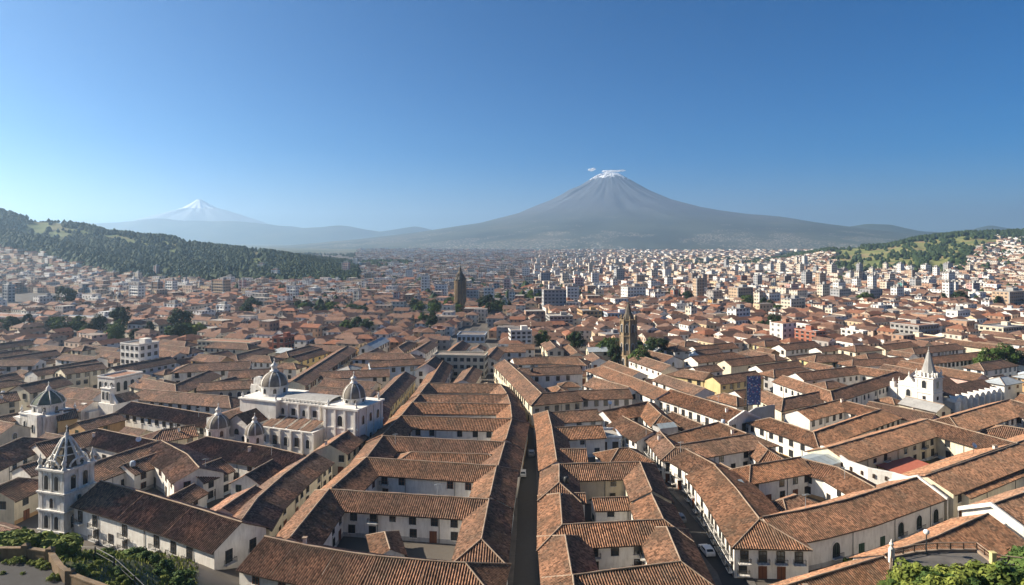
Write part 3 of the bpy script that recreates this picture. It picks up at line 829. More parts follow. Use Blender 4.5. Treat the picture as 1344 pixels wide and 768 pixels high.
H("yellow walled range with a row of square windows, right side edge below the big court", [([(1222, 622), (1300, 594), (1400, 561)], 8.0, 'gg')], wallm="cream_plaster", ze=4.8, zr=8.0, style="square", storeys=1, pitch=4.6)
H("lowest long roof beside the railed terrace, one slope corrugated and one bright orange", [([(1000, 778), (1046, 762), (1160, 728)], 5.6, 'gx', dict(zr=7.6)), ([(1160, 726), (1230, 702), (1297, 672)], 6.4, 'xg')], win=False, ze=4.6, zr=7.8)
H("white gabled house with bright tiles above the terrace bushes at the right side", [([(1301, 664), (1360, 643), (1420, 625)], 6.0, 'pg')], ze=5.6, zr=8.4)
HC("brown tiled range in front of the brick roof terraces, wide slope with broken tiles", [([(886, 584), (984, 569)], 5.2, 'gh'), ([(984, 570), (1008, 590)], 4.0, 'gh', dict(ze=4.4, zr=6.4)), ([(945, 607), (962, 616)], 3.6, 'gg', dict(ze=3.4, zr=5.0)), ([(1022, 607), (1046, 612)], 4.0, 'hh', dict(ze=3.2, zr=5.2))])
HC("L shaped brown roof with a bright white inner wall behind the broken tile slope", [([(872, 572), (943, 553), (980, 568)], 5.0, 'gg')])
H("diagonal house with a sunny white window front facing the street bend", [([(817, 545), (857, 566)], 5.4, 'gx')], pitch=2.7)
H("small brown roofed house with a dark round tank on top, beside the shaded courtyard", [([(882, 540), (922, 557)], 4.6, 'gg')], ze=4.6, zr=6.8)
HC("shaded courtyard with a curved dark eave and pale green glass roof below the street row", [([(790, 540), (850, 528), (868, 545)], 4.4, 'gh')], ze=5.2)
H("long white street row with eight tall windows under an even brown roof, west half", [([(792, 480), (835, 496), (877, 513)], 5.6, 'hg')], ze=6.6, zr=9, pitch=3.0)
H("long white street row with balconied windows ending at the picture board wall", [([(880, 511), (930, 526), (977, 541)], 6.2, 'gp')], ze=6.4, zr=9, pitch=3.0, style="balcony")
HC("three storey corner house with sunlit front and dark windows where the central street bends", [([(662, 472), (686, 493), (711, 517), (757, 513)], 5.0, 'gx'), ([(757, 513), (826, 511)], 4.6, 'xg', dict(wallm="white_plaster", ze=6.4, zr=8.6))], ze=7.2, zr=9.6, wallm="cream_plaster", storeys=2, pitch=3.0)
H("pale cream long house with round and square openings behind the corner house", [([(683, 483), (761, 480)], 5.0, 'hg')], ze=7, zr=9.2)
H("brown roofed long house left of the big round tree", [([(672, 470), (720, 468), (758, 470)], 5.0, 'gh')], ze=6.4, zr=8.6)
H("gabled white house with a stepped front window and one dark skylight slope", [([(778, 494), (800, 500), (826, 507)], 5.0, 'gg')], ze=6.2, zr=8.8)
H("white house with arched doors behind the stone tower's garden", [([(846, 458), (884, 467)], 6.0, 'gg'), ([(906, 467), (961, 461)], 5.0, 'gh')], ze=6, zr=8.4, style="arch")
HC("yellow two storey house with green window rows beyond the white street row", [([(898, 484), (932, 489)], 5.4, 'hx'), ([(934, 494), (992, 486)], 4.6, 'xg')], wallm="yellow_plaster", ze=6.4, zr=8.6)
# far right courtyards
HC("large white courtyard house with a long arcade of tall windows beyond the slim church", [([(1027, 493), (1090, 514), (1176, 488), (1123, 481), (1043, 490)], 4.6, 'xx')], ze=6.6, zr=8.8, pitch=3.0, style="arch")
HC("white house with rooftop tiles and a low cream gallery near the picture board", [([(1006, 513), (1028, 523), (1074, 514)], 4.8, 'hh')], ze=6, zr=8.2, wallm="cream_plaster")
HC("white quadrangle with a colonnaded patio in front of the slim white church", [([(1011, 548), (1068, 567), (1156, 537), (1102, 524), (1045, 538)], 4.8, 'hx')], ze=6.0, zr=8.2, pitch=3.2)
H("brown roofed range leading to the foot of the slim white church", [([(1140, 527), (1228, 544)], 4.8, 'gg')], ze=5.2, zr=7.6)
H("wide quiet brown roof right of the slim white church's foot", [([(1246, 547), (1325, 524)], 6.4, 'hg'), ([(1325, 524), (1400, 545)], 6.4, 'xg')], ze=5.6, zr=8.4)
H("red-brown low roof beneath the wide quiet roof at the right side", [([(1318, 558), (1400, 572)], 5.6, 'hg')], ze=4.4, zr=6.6)
H("cream house with a yellow side and open upper gallery behind the white courtyard house", [([(1071, 467), (1107, 465)], 5.4, 'hh')], wallm="yellow_plaster", ze=6.4, zr=8.6)
H("square colonnaded house with terracotta hipped roof far behind the white courtyard house", [([(1122, 454), (1136, 453)], 5.6, 'hh')], ze=7, zr=9, wallm="cream_plaster")
H("long orange roofed range with shadowed wall ending near the slim church spire", [([(1119, 472), (1184, 468)], 5.0, 'hg')], ze=6, zr=8)
H("sunny gabled house with white side wall just left of the slim church spire", [([(1160, 478), (1202, 486)], 5.4, 'gg')], ze=6, zr=8.4)
H("arcaded range with shaded openings behind the slim church spire", [([(1197, 457), (1256, 451)], 5.0, 'hg')], ze=6, zr=8, pitch=2.6)
H("second arcaded range behind the spire, longer and nearer than the other", [([(1212, 470), (1299, 461)], 5.0, 'hh')], ze=6, zr=8, pitch=2.6)
# west of the left street
HC("big white house in the lower left with iron balconies and a long corrugated brown roof", [([(131, 632), (190, 648), (252, 666), (318, 687)], 6.0, 'gg')], ze=6.0, zr=9.2, roofm=D_, style="balcony", pitch=4.0)
HC("white cloister with a row of brown doors behind the ornate bell tower", [([(45, 582), (128, 562), (206, 578)], 5.4, 'gx'), ([(84, 620), (150, 597), (212, 577)], 6.2, 'gx')], roofm=D_, ze=5.2, zr=7.8, storeys=1, pitch=3.4)
H("dark tiled range falling away from the cloister towards the small gabled houses", [([(212, 580), (246, 598), (262, 616)], 5.8, 'xg'), ([(160, 612), (206, 596)], 4.2, 'gx', dict(ze=4.4, zr=6.4))], roofm=D_)
H("small white gabled house in the middle of the lower left roofs", [([(248, 616), (291, 600)], 4.6, 'gg')], roofm=D_, ze=5.2, zr=7.6)
H("low shed roof with one sunlit edge behind the big white house's ridge", [([(222, 652), (256, 634)], 3.8, 'gg')], roofm=D_, ze=3.6, zr=5.4)
H("house with a broad patched sunlit slope and cream walled porch beside the big white house", [([(292, 668), (336, 638)], 6.0, 'gg')], roofm=D_, ze=4.6, zr=7.2)
H("small gabled white house beside the long dark street range", [([(322, 622), (358, 602)], 4.4, 'gg')], roofm=D_, ze=5.2, zr=7.6)
H("wide dark roof with a pale ridge line in front of the twin domed church", [([(272, 573), (360, 588), (398, 597)], 6.4, 'hx')], roofm=D_, ze=4.6, zr=7.4)
H("long dark roofed street range with cream arcade wall, lower half of the left street", [([(318, 680), (338, 652), (372, 622), (412, 592)], 5.4, 'gg')], roofm=D_, wallm="cream_plaster", pitch=2.8)
H("short range with a curved pale roof vault beside the twin domed church", [([(432, 584), (462, 562)], 5.0, 'gg')], roofm=D_, wallm="cream_plaster", pitch=2.8)
H("yellow arcaded street range, middle of the left street", [([(486, 534), (508, 512), (532, 488)], 4.6, 'gg')], roofm=D_, wallm="yellow_plaster", pitch=2.4, style="arch")
H("brown house with pale gable near the yellow arcaded range", [([(486, 548), (494, 528)], 4.6, 'gg')], roofm=D_, wallm="cream_plaster")
H("steep dark gabled house at the upper left street", [([(560, 478), (574, 466)], 5.4, 'gg')], roofm=D_, ze=6, zr=9)
HC("pale blue-white long block with wide windows beyond the yellow arcaded range", [([(484, 474), (556, 470)], 4.6, 'gg')], wallm="blue_grey_plaster", roofm=D_, ze=7.4, zr=9.2)
H("low brown long house with two windows, left of the street's upper half", [([(420, 488), (512, 485)], 5.0, 'gg')], roofm=D_, ze=5.4, zr=7.4)
H("brown flat sloped roof on a white wall behind the twin domed church", [([(410, 508), (492, 512)], 5.6, 'gg')], roofm=D_, ze=5.4, zr=7.2)
H("long yellow colonnade house stretching away behind the twin domed church", [([(384, 500), (420, 477), (456, 454)], 5.0, 'gg')], roofm=D_, wallm="cream_plaster", pitch=2.2, ze=6.4, zr=8.4)
H("white long house with many brown framed windows in front of the arched window block", [([(172, 527), (230, 536), (284, 545)], 5.4, 'gh')], roofm=D_, ze=6, zr=8.2, pitch=2.8)
H("dark roofed twin range with small light court between the two long white houses", [([(190, 512), (300, 521)], 5.4, 'hh')], roofm=D_, ze=5, zr=7.4)
H("long two storey house with a row of arched windows and weathered parapet", [([(262, 503), (336, 500)], 4.8, 'gg')], roofm=D_, ze=7.4, zr=9.4, style="arch", pitch=2.8, wallm="cream_plaster")
HC("brown roof meeting at an angle with sunlit yellow gable edge behind the arched window block", [([(186, 496), (230, 505), (275, 486)], 5.2, 'gg')], roofm=D_, wallm="cream_plaster", ze=6, zr=8.2)
H("wide brown roof with a pink-white gable beyond the angled roof", [([(248, 478), (330, 474)], 6.0, 'hg')], roofm=D_, ze=6, zr=8.4)
H("grey-brown long roof behind the white modern annex", [([(300, 486), (372, 482)], 5.4, 'gg')], roofm=D_, ze=5.6, zr=7.8)
H("cream house with three rows of small windows left of the white modern block", [([(78, 484), (134, 476)], 4.8, 'gg')], roofm=D_, wallm="cream_plaster", ze=8.2, zr=10.2, storeys=3, pitch=2.6)
H("pale broad gabled house with wavy parapet at the left side", [([(24, 506), (82, 494)], 5.6, 'gg')], roofm=D_, wallm="cream_plaster", ze=6, zr=8.6)
H("long dark barrel roofed hall at the far left side", [([(-40, 474), (54, 472)], 5.0, 'gg')], roofm=D_, wallm="white_plaster", ze=6, zr=8)
H("cream house with two tall windows behind the green domed chapel", [([(-20, 520), (22, 514)], 5.0, 'gg')], roofm=D_, wallm="cream_plaster")
H("low brown range between the green domed chapel and the white bell gable", [([(72, 540), (100, 536)], 4.4, 'gg')], roofm=D_, wallm="yellow_plaster", ze=4.8, zr=6.8)
H("long sloping brown roof left of the white bell gable", [([(88, 508), (136, 513)], 5.0, 'hg')], roofm=D_, ze=5, zr=7.4)
H("second brown slope below the long one, left of the white bell gable", [([(70, 522), (124, 527)], 5.2, 'hg')], roofm=D_, ze=4.6, zr=6.8)
H("small cream house with a pinkish sunlit roof edge near the cloister", [([(212, 563), (256, 556)], 4.6, 'hg')], roofm=D_, wallm="cream_plaster", ze=5.2, zr=7.4)
H("dark hipped roof at the lower left edge behind the ornate bell tower", [([(-30, 600), (30, 574)], 6.4, 'hh')], roofm=D_, ze=5.2, zr=8)
H("yellow walled house with red-brown roof left of the ornate bell tower", [([(-10, 640), (24, 626)], 5.4, 'gh')], roofm=D_, wallm="cream_plaster", ze=5.2, zr=7.8)
# ------------------------------------------------------------------ landmarks, built in their own frames
def lwin(root, x, y, z, nx, ny, st="arch", w=1.0, h=1.8):
    n = Vector((nx, ny)).normalized(); xv = Vector((-n.y, n.x))
    Mx = Matrix(((-xv.x, n.x, 0, x), (-xv.y, n.y, 0, y), (0, 0, 1, z), (0, 0, 0, 1)))
    return inst("door" if st == "door" else "window", window_mesh(st, w, h), root, Mx)
def ring(mb, x, y, sx, sy, z, h, over, mat=0, rot=0):
    mb.box(x, y, z, sx + 2 * over, sy + 2 * over, h, rot=rot, mat=mat, bottom=True)
def pinnacle(mb, x, y, z, r, h, mat=0, n=8):
    mb.lathe(x, y, [(r, z), (r, z + h * .12), (r * .6, z + h * .16), (r * .6, z + h * .3), (r * 1.05, z + h * .42), (r * .75, z + h * .58), (r * .25, z + h * .7), (r * .35, z + h * .8), (0, z + h)], n, mat)
def cross(mb, x, y, z, h, mat=0):
    mb.box(x, y, z, 0.14, 0.14, h, mat=mat); mb.box(x, y, z + h * .6, h * .55, 0.14, 0.14, mat=mat, bottom=True)
def dome(root, x, y, z, r, drum_h, hk=1.05, lant=True, win=True, n=24, dm="dome_slate", sc=1.0, wallm="white_stone", nwin=8, rot=0.0):
    """drum, ribbed dome and lantern, three parts"""
    d = MB(); d.lathe(x, y, [(r * 1.08, z), (r * 1.08, z + .25), (r, z + .3), (r, z + drum_h - .3), (r * 1.1, z + drum_h - .25), (r * 1.1, z + drum_h)], n, smooth=False)
    dr = d.build("drum", [M[wallm]], root)
    if win:
        for i in range(nwin):
            a = rot + 2 * math.pi * (i + .5) / nwin
            lwin(dr, x + math.cos(a) * r * .99, y + math.sin(a) * r * .99, z + drum_h * .28, math.cos(a), math.sin(a), "arch", min(1.0, r * .3), drum_h * .5)
    z1 = z + drum_h; prof = [(r * 1.02 * math.cos(t), z1 + r * hk * math.sin(t)) for t in [math.pi / 2 * k / 8 for k in range(8)]] + [(r * .16, z1 + r * hk)]
    c = MB(); c.lathe(x, y, prof, n, 0)
    for i in range(8):
        a = rot + math.pi / 4 * i
        for (r0, zz0), (r1, zz1) in zip(prof[:-1], prof[1:]):
            t = Vector((-math.sin(a), math.cos(a), 0)) * .085 * (r / 3) ** .5 * sc
            p0 = Vector((x + math.cos(a) * (r0 + .07), y + math.sin(a) * (r0 + .07), zz0 + .03)); p1 = Vector((x + math.cos(a) * (r1 + .07), y + math.sin(a) * (r1 + .07), zz1 + .07))
            t1 = t * (.4 + .6 * r1 / r)
            c.poly([p0 - t * 1.6, p0 + t * 1.6, p1 + t1 * 1.6, p1 - t1 * 1.6], 1, out=(math.cos(a), math.sin(a), .5))
    c.build("dome", [M[dm], M["white_stone"]], root, weld=False)
    if lant:
        z2 = z1 + r * hk - .1; q = r * .22; l = MB()
        l.lathe(x, y, [(q * 1.5, z2), (q * 1.5, z2 + .25 * sc), (q, z2 + .3 * sc), (q, z2 + r * .38), (q * 1.35, z2 + r * .42), (q * .9, z2 + r * .55), (q * .25, z2 + r * .68), (q * .3, z2 + r * .74), (0, z2 + r * .8)], 10, 0)
        cross(l, x, y, z2 + r * .76, r * .28)
        l.build("lantern", [M["white_stone"]], root)
def gable_roof(mb, x0, x1, y0, y1, ze, zr, axis='x', mat=0, uv=True):
    """pitched roof over a local rectangle"""
    if axis == 'x':
        m = (y0 + y1) / 2; W = math.hypot(m - y0, zr - ze)
        for ya, o in ((y0, -1), (y1, 1)):
            mb.poly([(x0, ya, ze), (x1, ya, ze), (x1, m, zr), (x0, m, zr)], mat, [(0, W), (x1 - x0, W), (x1 - x0, 0), (0, 0)], out=(0, 0, 1))
        return m
    m = (x0 + x1) / 2; W = math.hypot(m - x0, zr - ze)
    for xa in (x0, x1):
        mb.poly([(xa, y0, ze), (xa, y1, ze), (m, y1, zr), (m, y0, zr)], mat, [(0, W), (y1 - y0, W), (y1 - y0, 0), (0, 0)], out=(0, 0, 1))
def landmark(name, label, cat, px, py, rot, z=0.0, r_occ=None):
    x, y = G(px, py, z); o = empty(name, x, y, 0, R(rot)); tag(o, label, cat)
    if r_occ: occ_rect(x + r_occ[2] * math.cos(R(rot)) - r_occ[3] * math.sin(R(rot)), y + r_occ[2] * math.sin(R(rot)) + r_occ[3] * math.cos(R(rot)), r_occ[0], r_occ[1], R(rot))
    return o

# --- the twin domed baroque church
t = landmark("domed_church", "big white baroque church with two ribbed grey domes and two small domed chapels", "church", 360, 517, -21, 14, (50, 26, 11, -5))
b = MB()
b.box(14, 0, 0, 26, 10, 13.2)                                   # nave
ring(b, 14, 0, 26, 10, 13.2, .45, .35)
b.box(0, 0, 0, 13, 14, 13.6); ring(b, 0, 0, 13, 14, 13.6, .4, .35)
b.box(28, 0, 0, 11, 13, 13.4); ring(b, 28, 0, 11, 13, 13.4, .5, .4); ring(b, 28, 0, 11, 13, 8.2, .3, .2)
b.box(13, -8.2, 0, 19.5, 6.6, 7.6); ring(b, 13, -8.2, 19.5, 6.6, 7.6, .25, .2)
b.box(-7.5, -8.0, 0, 9, 12, 9.2)
b.box(-0.5, -10.5, 0, 8, 8, 8.6)
for i in range(6): b.box(5.5 + 3.7 * i, -5.2, 7.9, .6, .5, 5.2)   # pilasters of the clerestory
for i in range(6): b.box(4.5 + 3.7 * i, -11.7, 0, .6, .4, 7.5)
for i in range(4): b.box(23.2 + 3.2 * i, -6.6, 0, .6, .4, 13.3)
for i in range(4): b.box(33.6, -5.6 + 3.7 * i, 0, .4, .6, 13.3)
b.build("wall", [M["white_plaster"]], t)
r = MB()
for k in range(10):                                              # shallow nave vault
    a0, a1 = math.pi * k / 10, math.pi * (k + 1) / 10
    r.poly([(6.5, -4.6 * math.cos(a0), 13.65 + 1.3 * math.sin(a0)), (22.5, -4.6 * math.cos(a0), 13.65 + 1.3 * math.sin(a0)), (22.5, -4.6 * math.cos(a1), 13.65 + 1.3 * math.sin(a1)), (6.5, -4.6 * math.cos(a1), 13.65 + 1.3 * math.sin(a1))], out=(0, 0, 1), smooth=True)
r.build("roof", [M["concrete"]], t)
r = MB()
for i in range(4):
    x0 = 5.0 + 4.4 * i; r.poly([(x0, -11.2, 7.95), (x0 + 3.6, -11.2, 7.95), (x0 + 3.6, -5.1, 9.4), (x0, -5.1, 9.4)], 0, out=(0, 0, 1)); r.wall((x0 + 3.6, -11.2), (x0 + 3.6, -5.1), 7.8, 8.0)
    r.poly([(x0 + 3.6, -11.2, 7.9), (x0 + 3.6, -5.1, 7.9), (x0 + 3.6, -5.1, 9.4)], 1, out=(1, 0, 0)); r.poly([(x0, -11.2, 7.9), (x0, -5.1, 7.9), (x0, -5.1, 9.4)], 1, out=(-1, 0, 0))
gable_roof(r, -4.9, 3.9, -14.9, -6.8, 8.5, 11.4, 'y'); gable_roof(r, -12.4, -3.2, -13.6, -2.1, 9.2, 10.4, 'y')
r.poly([(-4.6, -14.5, 8.5), (3.6, -14.5, 8.5), (-.5, -14.5, 11.1)], 1, out=(0, -1, 0)); r.poly([(-12, -14, 9.1), (-3.4, -14, 9.1), (-7.8, -14, 10.3)], 1, out=(0, -1, 0))
r.build("roof", [M["roof_tiles_dark"], M["white_plaster"]], t)
for i in range(5): lwin(t, 7.4 + 3.7 * i, -5.05, 9.9, 0, -1, "arch" if i % 2 == 0 else "w", 1.05, 1.8)
for i in range(5): lwin(t, 6.4 + 3.7 * i, -11.55, 3.4, 0, -1, "w" if i % 2 else "arch", 1.15, 2.4)
lwin(t, 28, -6.55, 8.9, 0, -1, "arch", 1.6, 2.8); lwin(t, 26.5, -6.55, 3.2, 0, -1, "w", 1, 2)
for i in range(3): lwin(t, 33.55, -3.7 + 3.7 * i, 3.6, 1, 0, "arch", 1.1, 2.4); lwin(t, 33.55, -3.7 + 3.7 * i, 9.2, 1, 0, "arch", 1.1, 2.4)
lwin(t, -7.5, -14.05, 5.6, 0, -1, "w", 1.1, 2.0); lwin(t, -10.5, -14.05, 2.6, 0, -1, "square", 1, 1); lwin(t, -.5, -14.55, 5.8, 0, -1, "arch", 1.6, 1.6); lwin(t, 1.8, -14.55, 3.2, 0, -1, "arch", 1.1, 2.4)
dome(t, 0, 0, 14.0, 3.85, 2.9, 1.02, sc=1.3, rot=.35)
dome(t, 28, 0, 13.9, 3.2, 1.7, 1.2, sc=1.2, rot=.35)
dome(t, -4.5, -17.2, 5.2, 3.0, 3.2, 1.1, sc=1.1, dm="dome_slate", nwin=6); dome(t, 7.8, -16.8, 4.6, 2.5, 3.0, 1.2, sc=1.1, dm="dome_slate", nwin=6)
b = MB(); b.box(-4.5, -17.2, 0, 6.6, 6.6, 5.2); b.box(7.8, -16.8, 0, 5.6, 5.6, 4.6); b.box(2, -16.5, 0, 20, 4, 4.0)
b.build("chapel_base", [M["white_plaster"]], t)
b = MB()                                                        # bell wall with volutes and pinnacles
b.box(-8.6, 3.2, 8, 5.0, 1.6, 7.4); b.box(-8.6, 3.2, 15.4, 3.2, 1.2, 1.6)
for i in range(9):
    a0, a1 = math.pi * i / 9, math.pi * (i + 1) / 9
    b.poly([(-8.6 + 1.6 * math.cos(a0), 2.6, 17 + 1.0 * math.sin(a0)), (-8.6 + 1.6 * math.cos(a1), 2.6, 17 + 1.0 * math.sin(a1)), (-8.6 + 1.6 * math.cos(a1), 3.8, 17 + 1.0 * math.sin(a1)), (-8.6 + 1.6 * math.cos(a0), 3.8, 17 + 1.0 * math.sin(a0))], out=(0, 0, 1))
b.poly([(-8.6 + 1.6 * math.cos(math.pi * i / 9), 2.6, 17 + 1.0 * math.sin(math.pi * i / 9)) for i in range(10)], out=(0, -1, 0))
b.build("bell_wall", [M["white_stone"]], t)
for (x, y, z, r_, h_) in ((-11.4, 3.2, 13.4, .4, 2.4), (-5.8, 3.2, 13.4, .4, 2.4), (23.4, -5.6, 13.9, .38, 2.2), (23.4, 5.6, 13.9, .38, 2.2), (32.6, -5.6, 13.9, .38, 2.2), (32.6, 5.6, 13.9, .38, 2.2), (-6, -6.4, 14, .34, 1.8), (6, -6.4, 14, .34, 1.8)):
    b = MB(); pinnacle(b, x, y, z, r_, h_); b.build("pinnacle", [M["white_stone"]], t)
b = MB()
for i in range(13): b.box(7 + 1.25 * i, -4.9, 13.6, .3, .3, .8)
b.box(14.5, -4.9, 14.4, 16, .35, .15, bottom=True); b.build("balustrade", [M["white_stone"]], t)
lwin(t, -8.6, 2.4, 11.4, 0, -1, "arch", 1.3, 2.6)

# --- ornate bell tower, lower corner
t = landmark("bell_tower", "ornate white bell tower with openwork crown of ribs and pinnacles, soot streaked", "bell tower", 65, 707, -17, 0, (8, 8, 0, 2.6))
t.location.x += 0.6; t.location.y += 4.3
S = 6.6; b = MB(); b.box(0, 0, -3, S, S, 16.2)
b.box(0, 0, -3, S + .5, S + .5, 3.4)
for z, o, h in ((0.9, .35, .3), (4.7, .22, .22), (5.05, .4, .25), (8.3, .22, .2), (8.65, .45, .3), (12.9, .2, .25), (13.2, .5, .35)): ring(b, 0, 0, S, S, z, h, o)
for sx in (-1, 1):
    for sy in (-1, 1):
        for z, h in ((1.2, 3.5), (5.3, 3.0), (8.95, 4.0)): b.box(sx * (S / 2 - .35), sy * (S / 2 - .35), z, .95, .95, h)
for a in range(4):
    c, s = math.cos(a * math.pi / 2), math.sin(a * math.pi / 2)
    for z, h in ((8.95, 4.0), (1.2, 3.5)): b.box(c * S / 2, s * S / 2, z, .35 if c else .6, .35 if s else .6, h) if True else None
b.build("shaft", [M["white_stone"]], t)
for nx, ny in ((0, -1), (1, 0), (-1, 0)):
    for k in (-1.35, 1.35):
        for z, h in ((9.3, 2.9), (1.5, 2.6)): lwin(t, nx * (S / 2 + .02) - ny * k, ny * (S / 2 + .02) + nx * k, z, nx, ny, "arch", 1.15, h)
    lwin(t, nx * (S / 2 + .02), ny * (S / 2 + .02), 5.7, nx, ny, "arch", 1.0, 2.0)
b = MB()
z0 = 13.55
b.lathe(0, 0, [(3.2, z0), (3.2, z0 + .5), (2.4, z0 + .6)], 8, 1, rot=math.pi / 8)
b.lathe(0, 0, [(2.2, z0 + .3), (2.0, z0 + 1.5), (1.5, z0 + 2.8), (.95, z0 + 4.2), (.4, z0 + 5.4)], 8, 1, rot=math.pi / 8, smooth=False)   # dark core
for i in range(8):                                              # openwork ribs
    a = math.pi / 4 * i
    P = [(3.0, z0 + .4), (2.9, z0 + 1.3), (2.3, z0 + 2.5), (1.7, z0 + 3.7), (1.1, z0 + 4.8), (.6, z0 + 5.6)]
    for (r0, a0), (r1, a1) in zip(P[:-1], P[1:]): b.tube((r0 * math.cos(a), r0 * math.sin(a), a0), (r1 * math.cos(a), r1 * math.sin(a), a1), .27, .22, 6, 0)
    for rr, zz in ((2.35, z0 + 2.4), (1.55, z0 + 3.9)):
        a2 = a + math.pi / 4; b.tube((rr * math.cos(a), rr * math.sin(a), zz), (rr * math.cos(a2), rr * math.sin(a2), zz), .12, .12, 5, 0)
for i in range(4):                                              # scroll pediments
    a = math.pi / 2 * i; u = Vector((-math.sin(a), math.cos(a))); n_ = Vector((math.cos(a), math.sin(a))) * 3.2
    for k in range(6):
        t0, t1 = math.pi * k / 6, math.pi * (k + 1) / 6
        p0 = n_ + u * 1.9 * math.cos(t0); p1 = n_ + u * 1.9 * math.cos(t1)
        b.tube((p0.x, p0.y, z0 + .3 + 1.4 * math.sin(t0)), (p1.x, p1.y, z0 + .3 + 1.4 * math.sin(t1)), .2, .2, 5, 0)
    pinnacle(b, n_.x, n_.y, z0 + .3, .33, 2.2)
for sx in (-1, 1):
    for sy in (-1, 1): pinnacle(b, sx * 3.2, sy * 3.2, z0, .48, 3.0)
b.lathe(0, 0, [(.7, z0 + 5.3), (.7, z0 + 5.6), (.35, z0 + 5.8), (.4, z0 + 6.3), (.12, z0 + 6.7), (.16, z0 + 7.0), (0, z0 + 7.2)], 8, 0)
cross(b, 0, 0, z0 + 7.0, 1.1)
b.build("crown", [M["white_stone"], M["dark_stone"]], t)

# --- slim white church at the far side
t = landmark("white_church", "slim white church with square bell tower, pale pointed spire and small gabled front", "church", 1227, 545, 30, 0, (34, 20, 12, 8))
t.location.x += 0.4; t.location.y += 4.0
S = 5.8; b = MB(); b.box(0, 0, 0, S, S, 12.6); b.box(0, 0, 0, S + .5, S + .5, 1.2)
for z, o in ((7.0, .3), (8.0, .2), (11.4, .25), (12.3, .5)): ring(b, 0, 0, S, S, z, .3, o)
for sx in (-1, 1):
    for sy in (-1, 1): b.box(sx * (S / 2 - .3), sy * (S / 2 - .3), 1.2, .8, .8, 10.4); pinnacle(b, sx * 2.7, sy * 2.7, 12.6, .42, 2.6)
for i in range(4):
    a = math.pi / 2 * i
    for k in (-1.3, 0, 1.3): b.box(2.75 * math.cos(a) - k * math.sin(a), 2.75 * math.sin(a) + k * math.cos(a), 12.6, .55, .55, 1.5)
b.lathe(0, 0, [(2.5, 12.6), (2.5, 13.6), (2.2, 13.8)], 8, 0, rot=math.pi / 8, smooth=False)
b.build("bell_tower", [M["white_plaster"]], t)
b = MB(); b.lathe(0, 0, [(2.35, 13.8), (1.5, 16.8), (.5, 20.6), (.3, 21.0), (.34, 21.4), (0, 21.8)], 8, 0, rot=math.pi / 8, smooth=False); cross(b, 0, 0, 21.6, 1.2)
b.build("spire", [M["concrete"]], t)
for nx, ny in ((0, -1), (-1, 0)):
    lwin(t, nx * (S / 2 + .02), ny * (S / 2 + .02), 8.7, nx, ny, "arch", 1.5, 2.6); lwin(t, nx * (S / 2 + .02), ny * (S / 2 + .02), 4.8, nx, ny, "w", .8, 1.1)
b = MB()                                                        # front with curved gable, side range, nave behind
b.box(4, 6.6, 0, 9.0, 7.6, 8.0)
pts = [(-.5, 2.95, 8.0), (-.5, 3.6, 9.3), (-.5, 5.0, 9.6), (-.5, 6.0, 11.0), (-.5, 6.7, 11.6), (-.5, 7.4, 11.0), (-.5, 8.4, 9.6), (-.5, 9.8, 9.3), (-.5, 10.4, 8.0)]
b.poly(pts, out=(-1, 0, 0)); b.poly([(.3, y, z) for _, y, z in pts], out=(1, 0, 0))
for p, q in zip(pts[:-1], pts[1:]): b.poly([p, q, (.3, q[1], q[2]), (.3, p[1], p[2])], out=(0, 0, 1))
ring(b, -.2, 6.7, .8, 7.2, 7.8, .3, .15); pinnacle(b, -.1, 6.7, 11.5, .3, 1.8); pinnacle(b, -.1, 10.2, 8.6, .35, 2.2)
b.box(1.2, 12.2, 0, 4.0, 3.2, 6.4); b.box(1.5, 17, 0, 4.4, 6.5, 4.2)
for k in range(6): b.box(-.4, 14.2 + 1.2 * k, 4.2, .4, .4, .9)
b.box(1, 13.0, 6.4, 1.6, 1.6, 1.8); pinnacle(b, 1, 13.0, 8.2, .4, 1.6)
b.box(13, 7, 0, 21, 8.6, 6.4)
b.build("wall", [M["white_plaster"]], t)
b = MB(); gable_roof(b, -.1, 24, 2.2, 11.6, 6.6, 9.4); b.poly([(23.9, 2.6, 6.4), (23.9, 11.2, 6.4), (23.9, 6.9, 9.2)], 1, out=(1, 0, 0)); b.build("roof", [M["roof_tiles"], M["white_plaster"]], t)
lwin(t, -.56, 6.7, 4.4, -1, 0, "arch", 1.5, 2.4); lwin(t, -.56, 6.7, .1, -1, 0, "arch", 1.9, 3.0)
for k in range(5): lwin(t, 5 + 4 * k, 2.62, 2.6, 0, -1, "arch", 1.2, 2.0)

# --- brown stone tower
t = landmark("stone_tower", "weathered brown stone church tower with pointed top standing in a walled garden", "tower", 827, 482, 24, 0, (12, 12, 0, 5))
t.location.y += 4.5
b = MB(); b.box(0, 0, 0, 8.4, 8.4, 5.0); ring(b, 0, 0, 8.4, 8.4, 5.0, .4, .3)
b.lathe(0, 0, [(4.2, 5.2), (4.0, 14.0), (4.3, 14.1), (4.3, 14.6), (3.8, 14.7), (3.7, 21.4), (4.1, 21.6), (4.1, 22.2)], 8, 0, rot=math.pi / 8, smooth=False)
for i in range(8):
    a = math.pi / 8 + math.pi / 4 * i; b.tube((4.05 * math.cos(a), 4.05 * math.sin(a), 5.2), (3.75 * math.cos(a), 3.75 * math.sin(a), 22), .42, .38, 5); pinnacle(b, 3.8 * math.cos(a), 3.8 * math.sin(a), 22.0, .42, 2.6)
b.build("shaft", [M["brown_stone"]], t)
b = MB(); b.lathe(0, 0, [(2.5, 22.2), (2.3, 23.6), (1.5, 25.4), (1.0, 27.6), (.3, 29.4), (.42, 29.8), (0, 30.4)], 8, 0, rot=math.pi / 8, smooth=False); b.build("spire", [M["dark_stone"]], t)
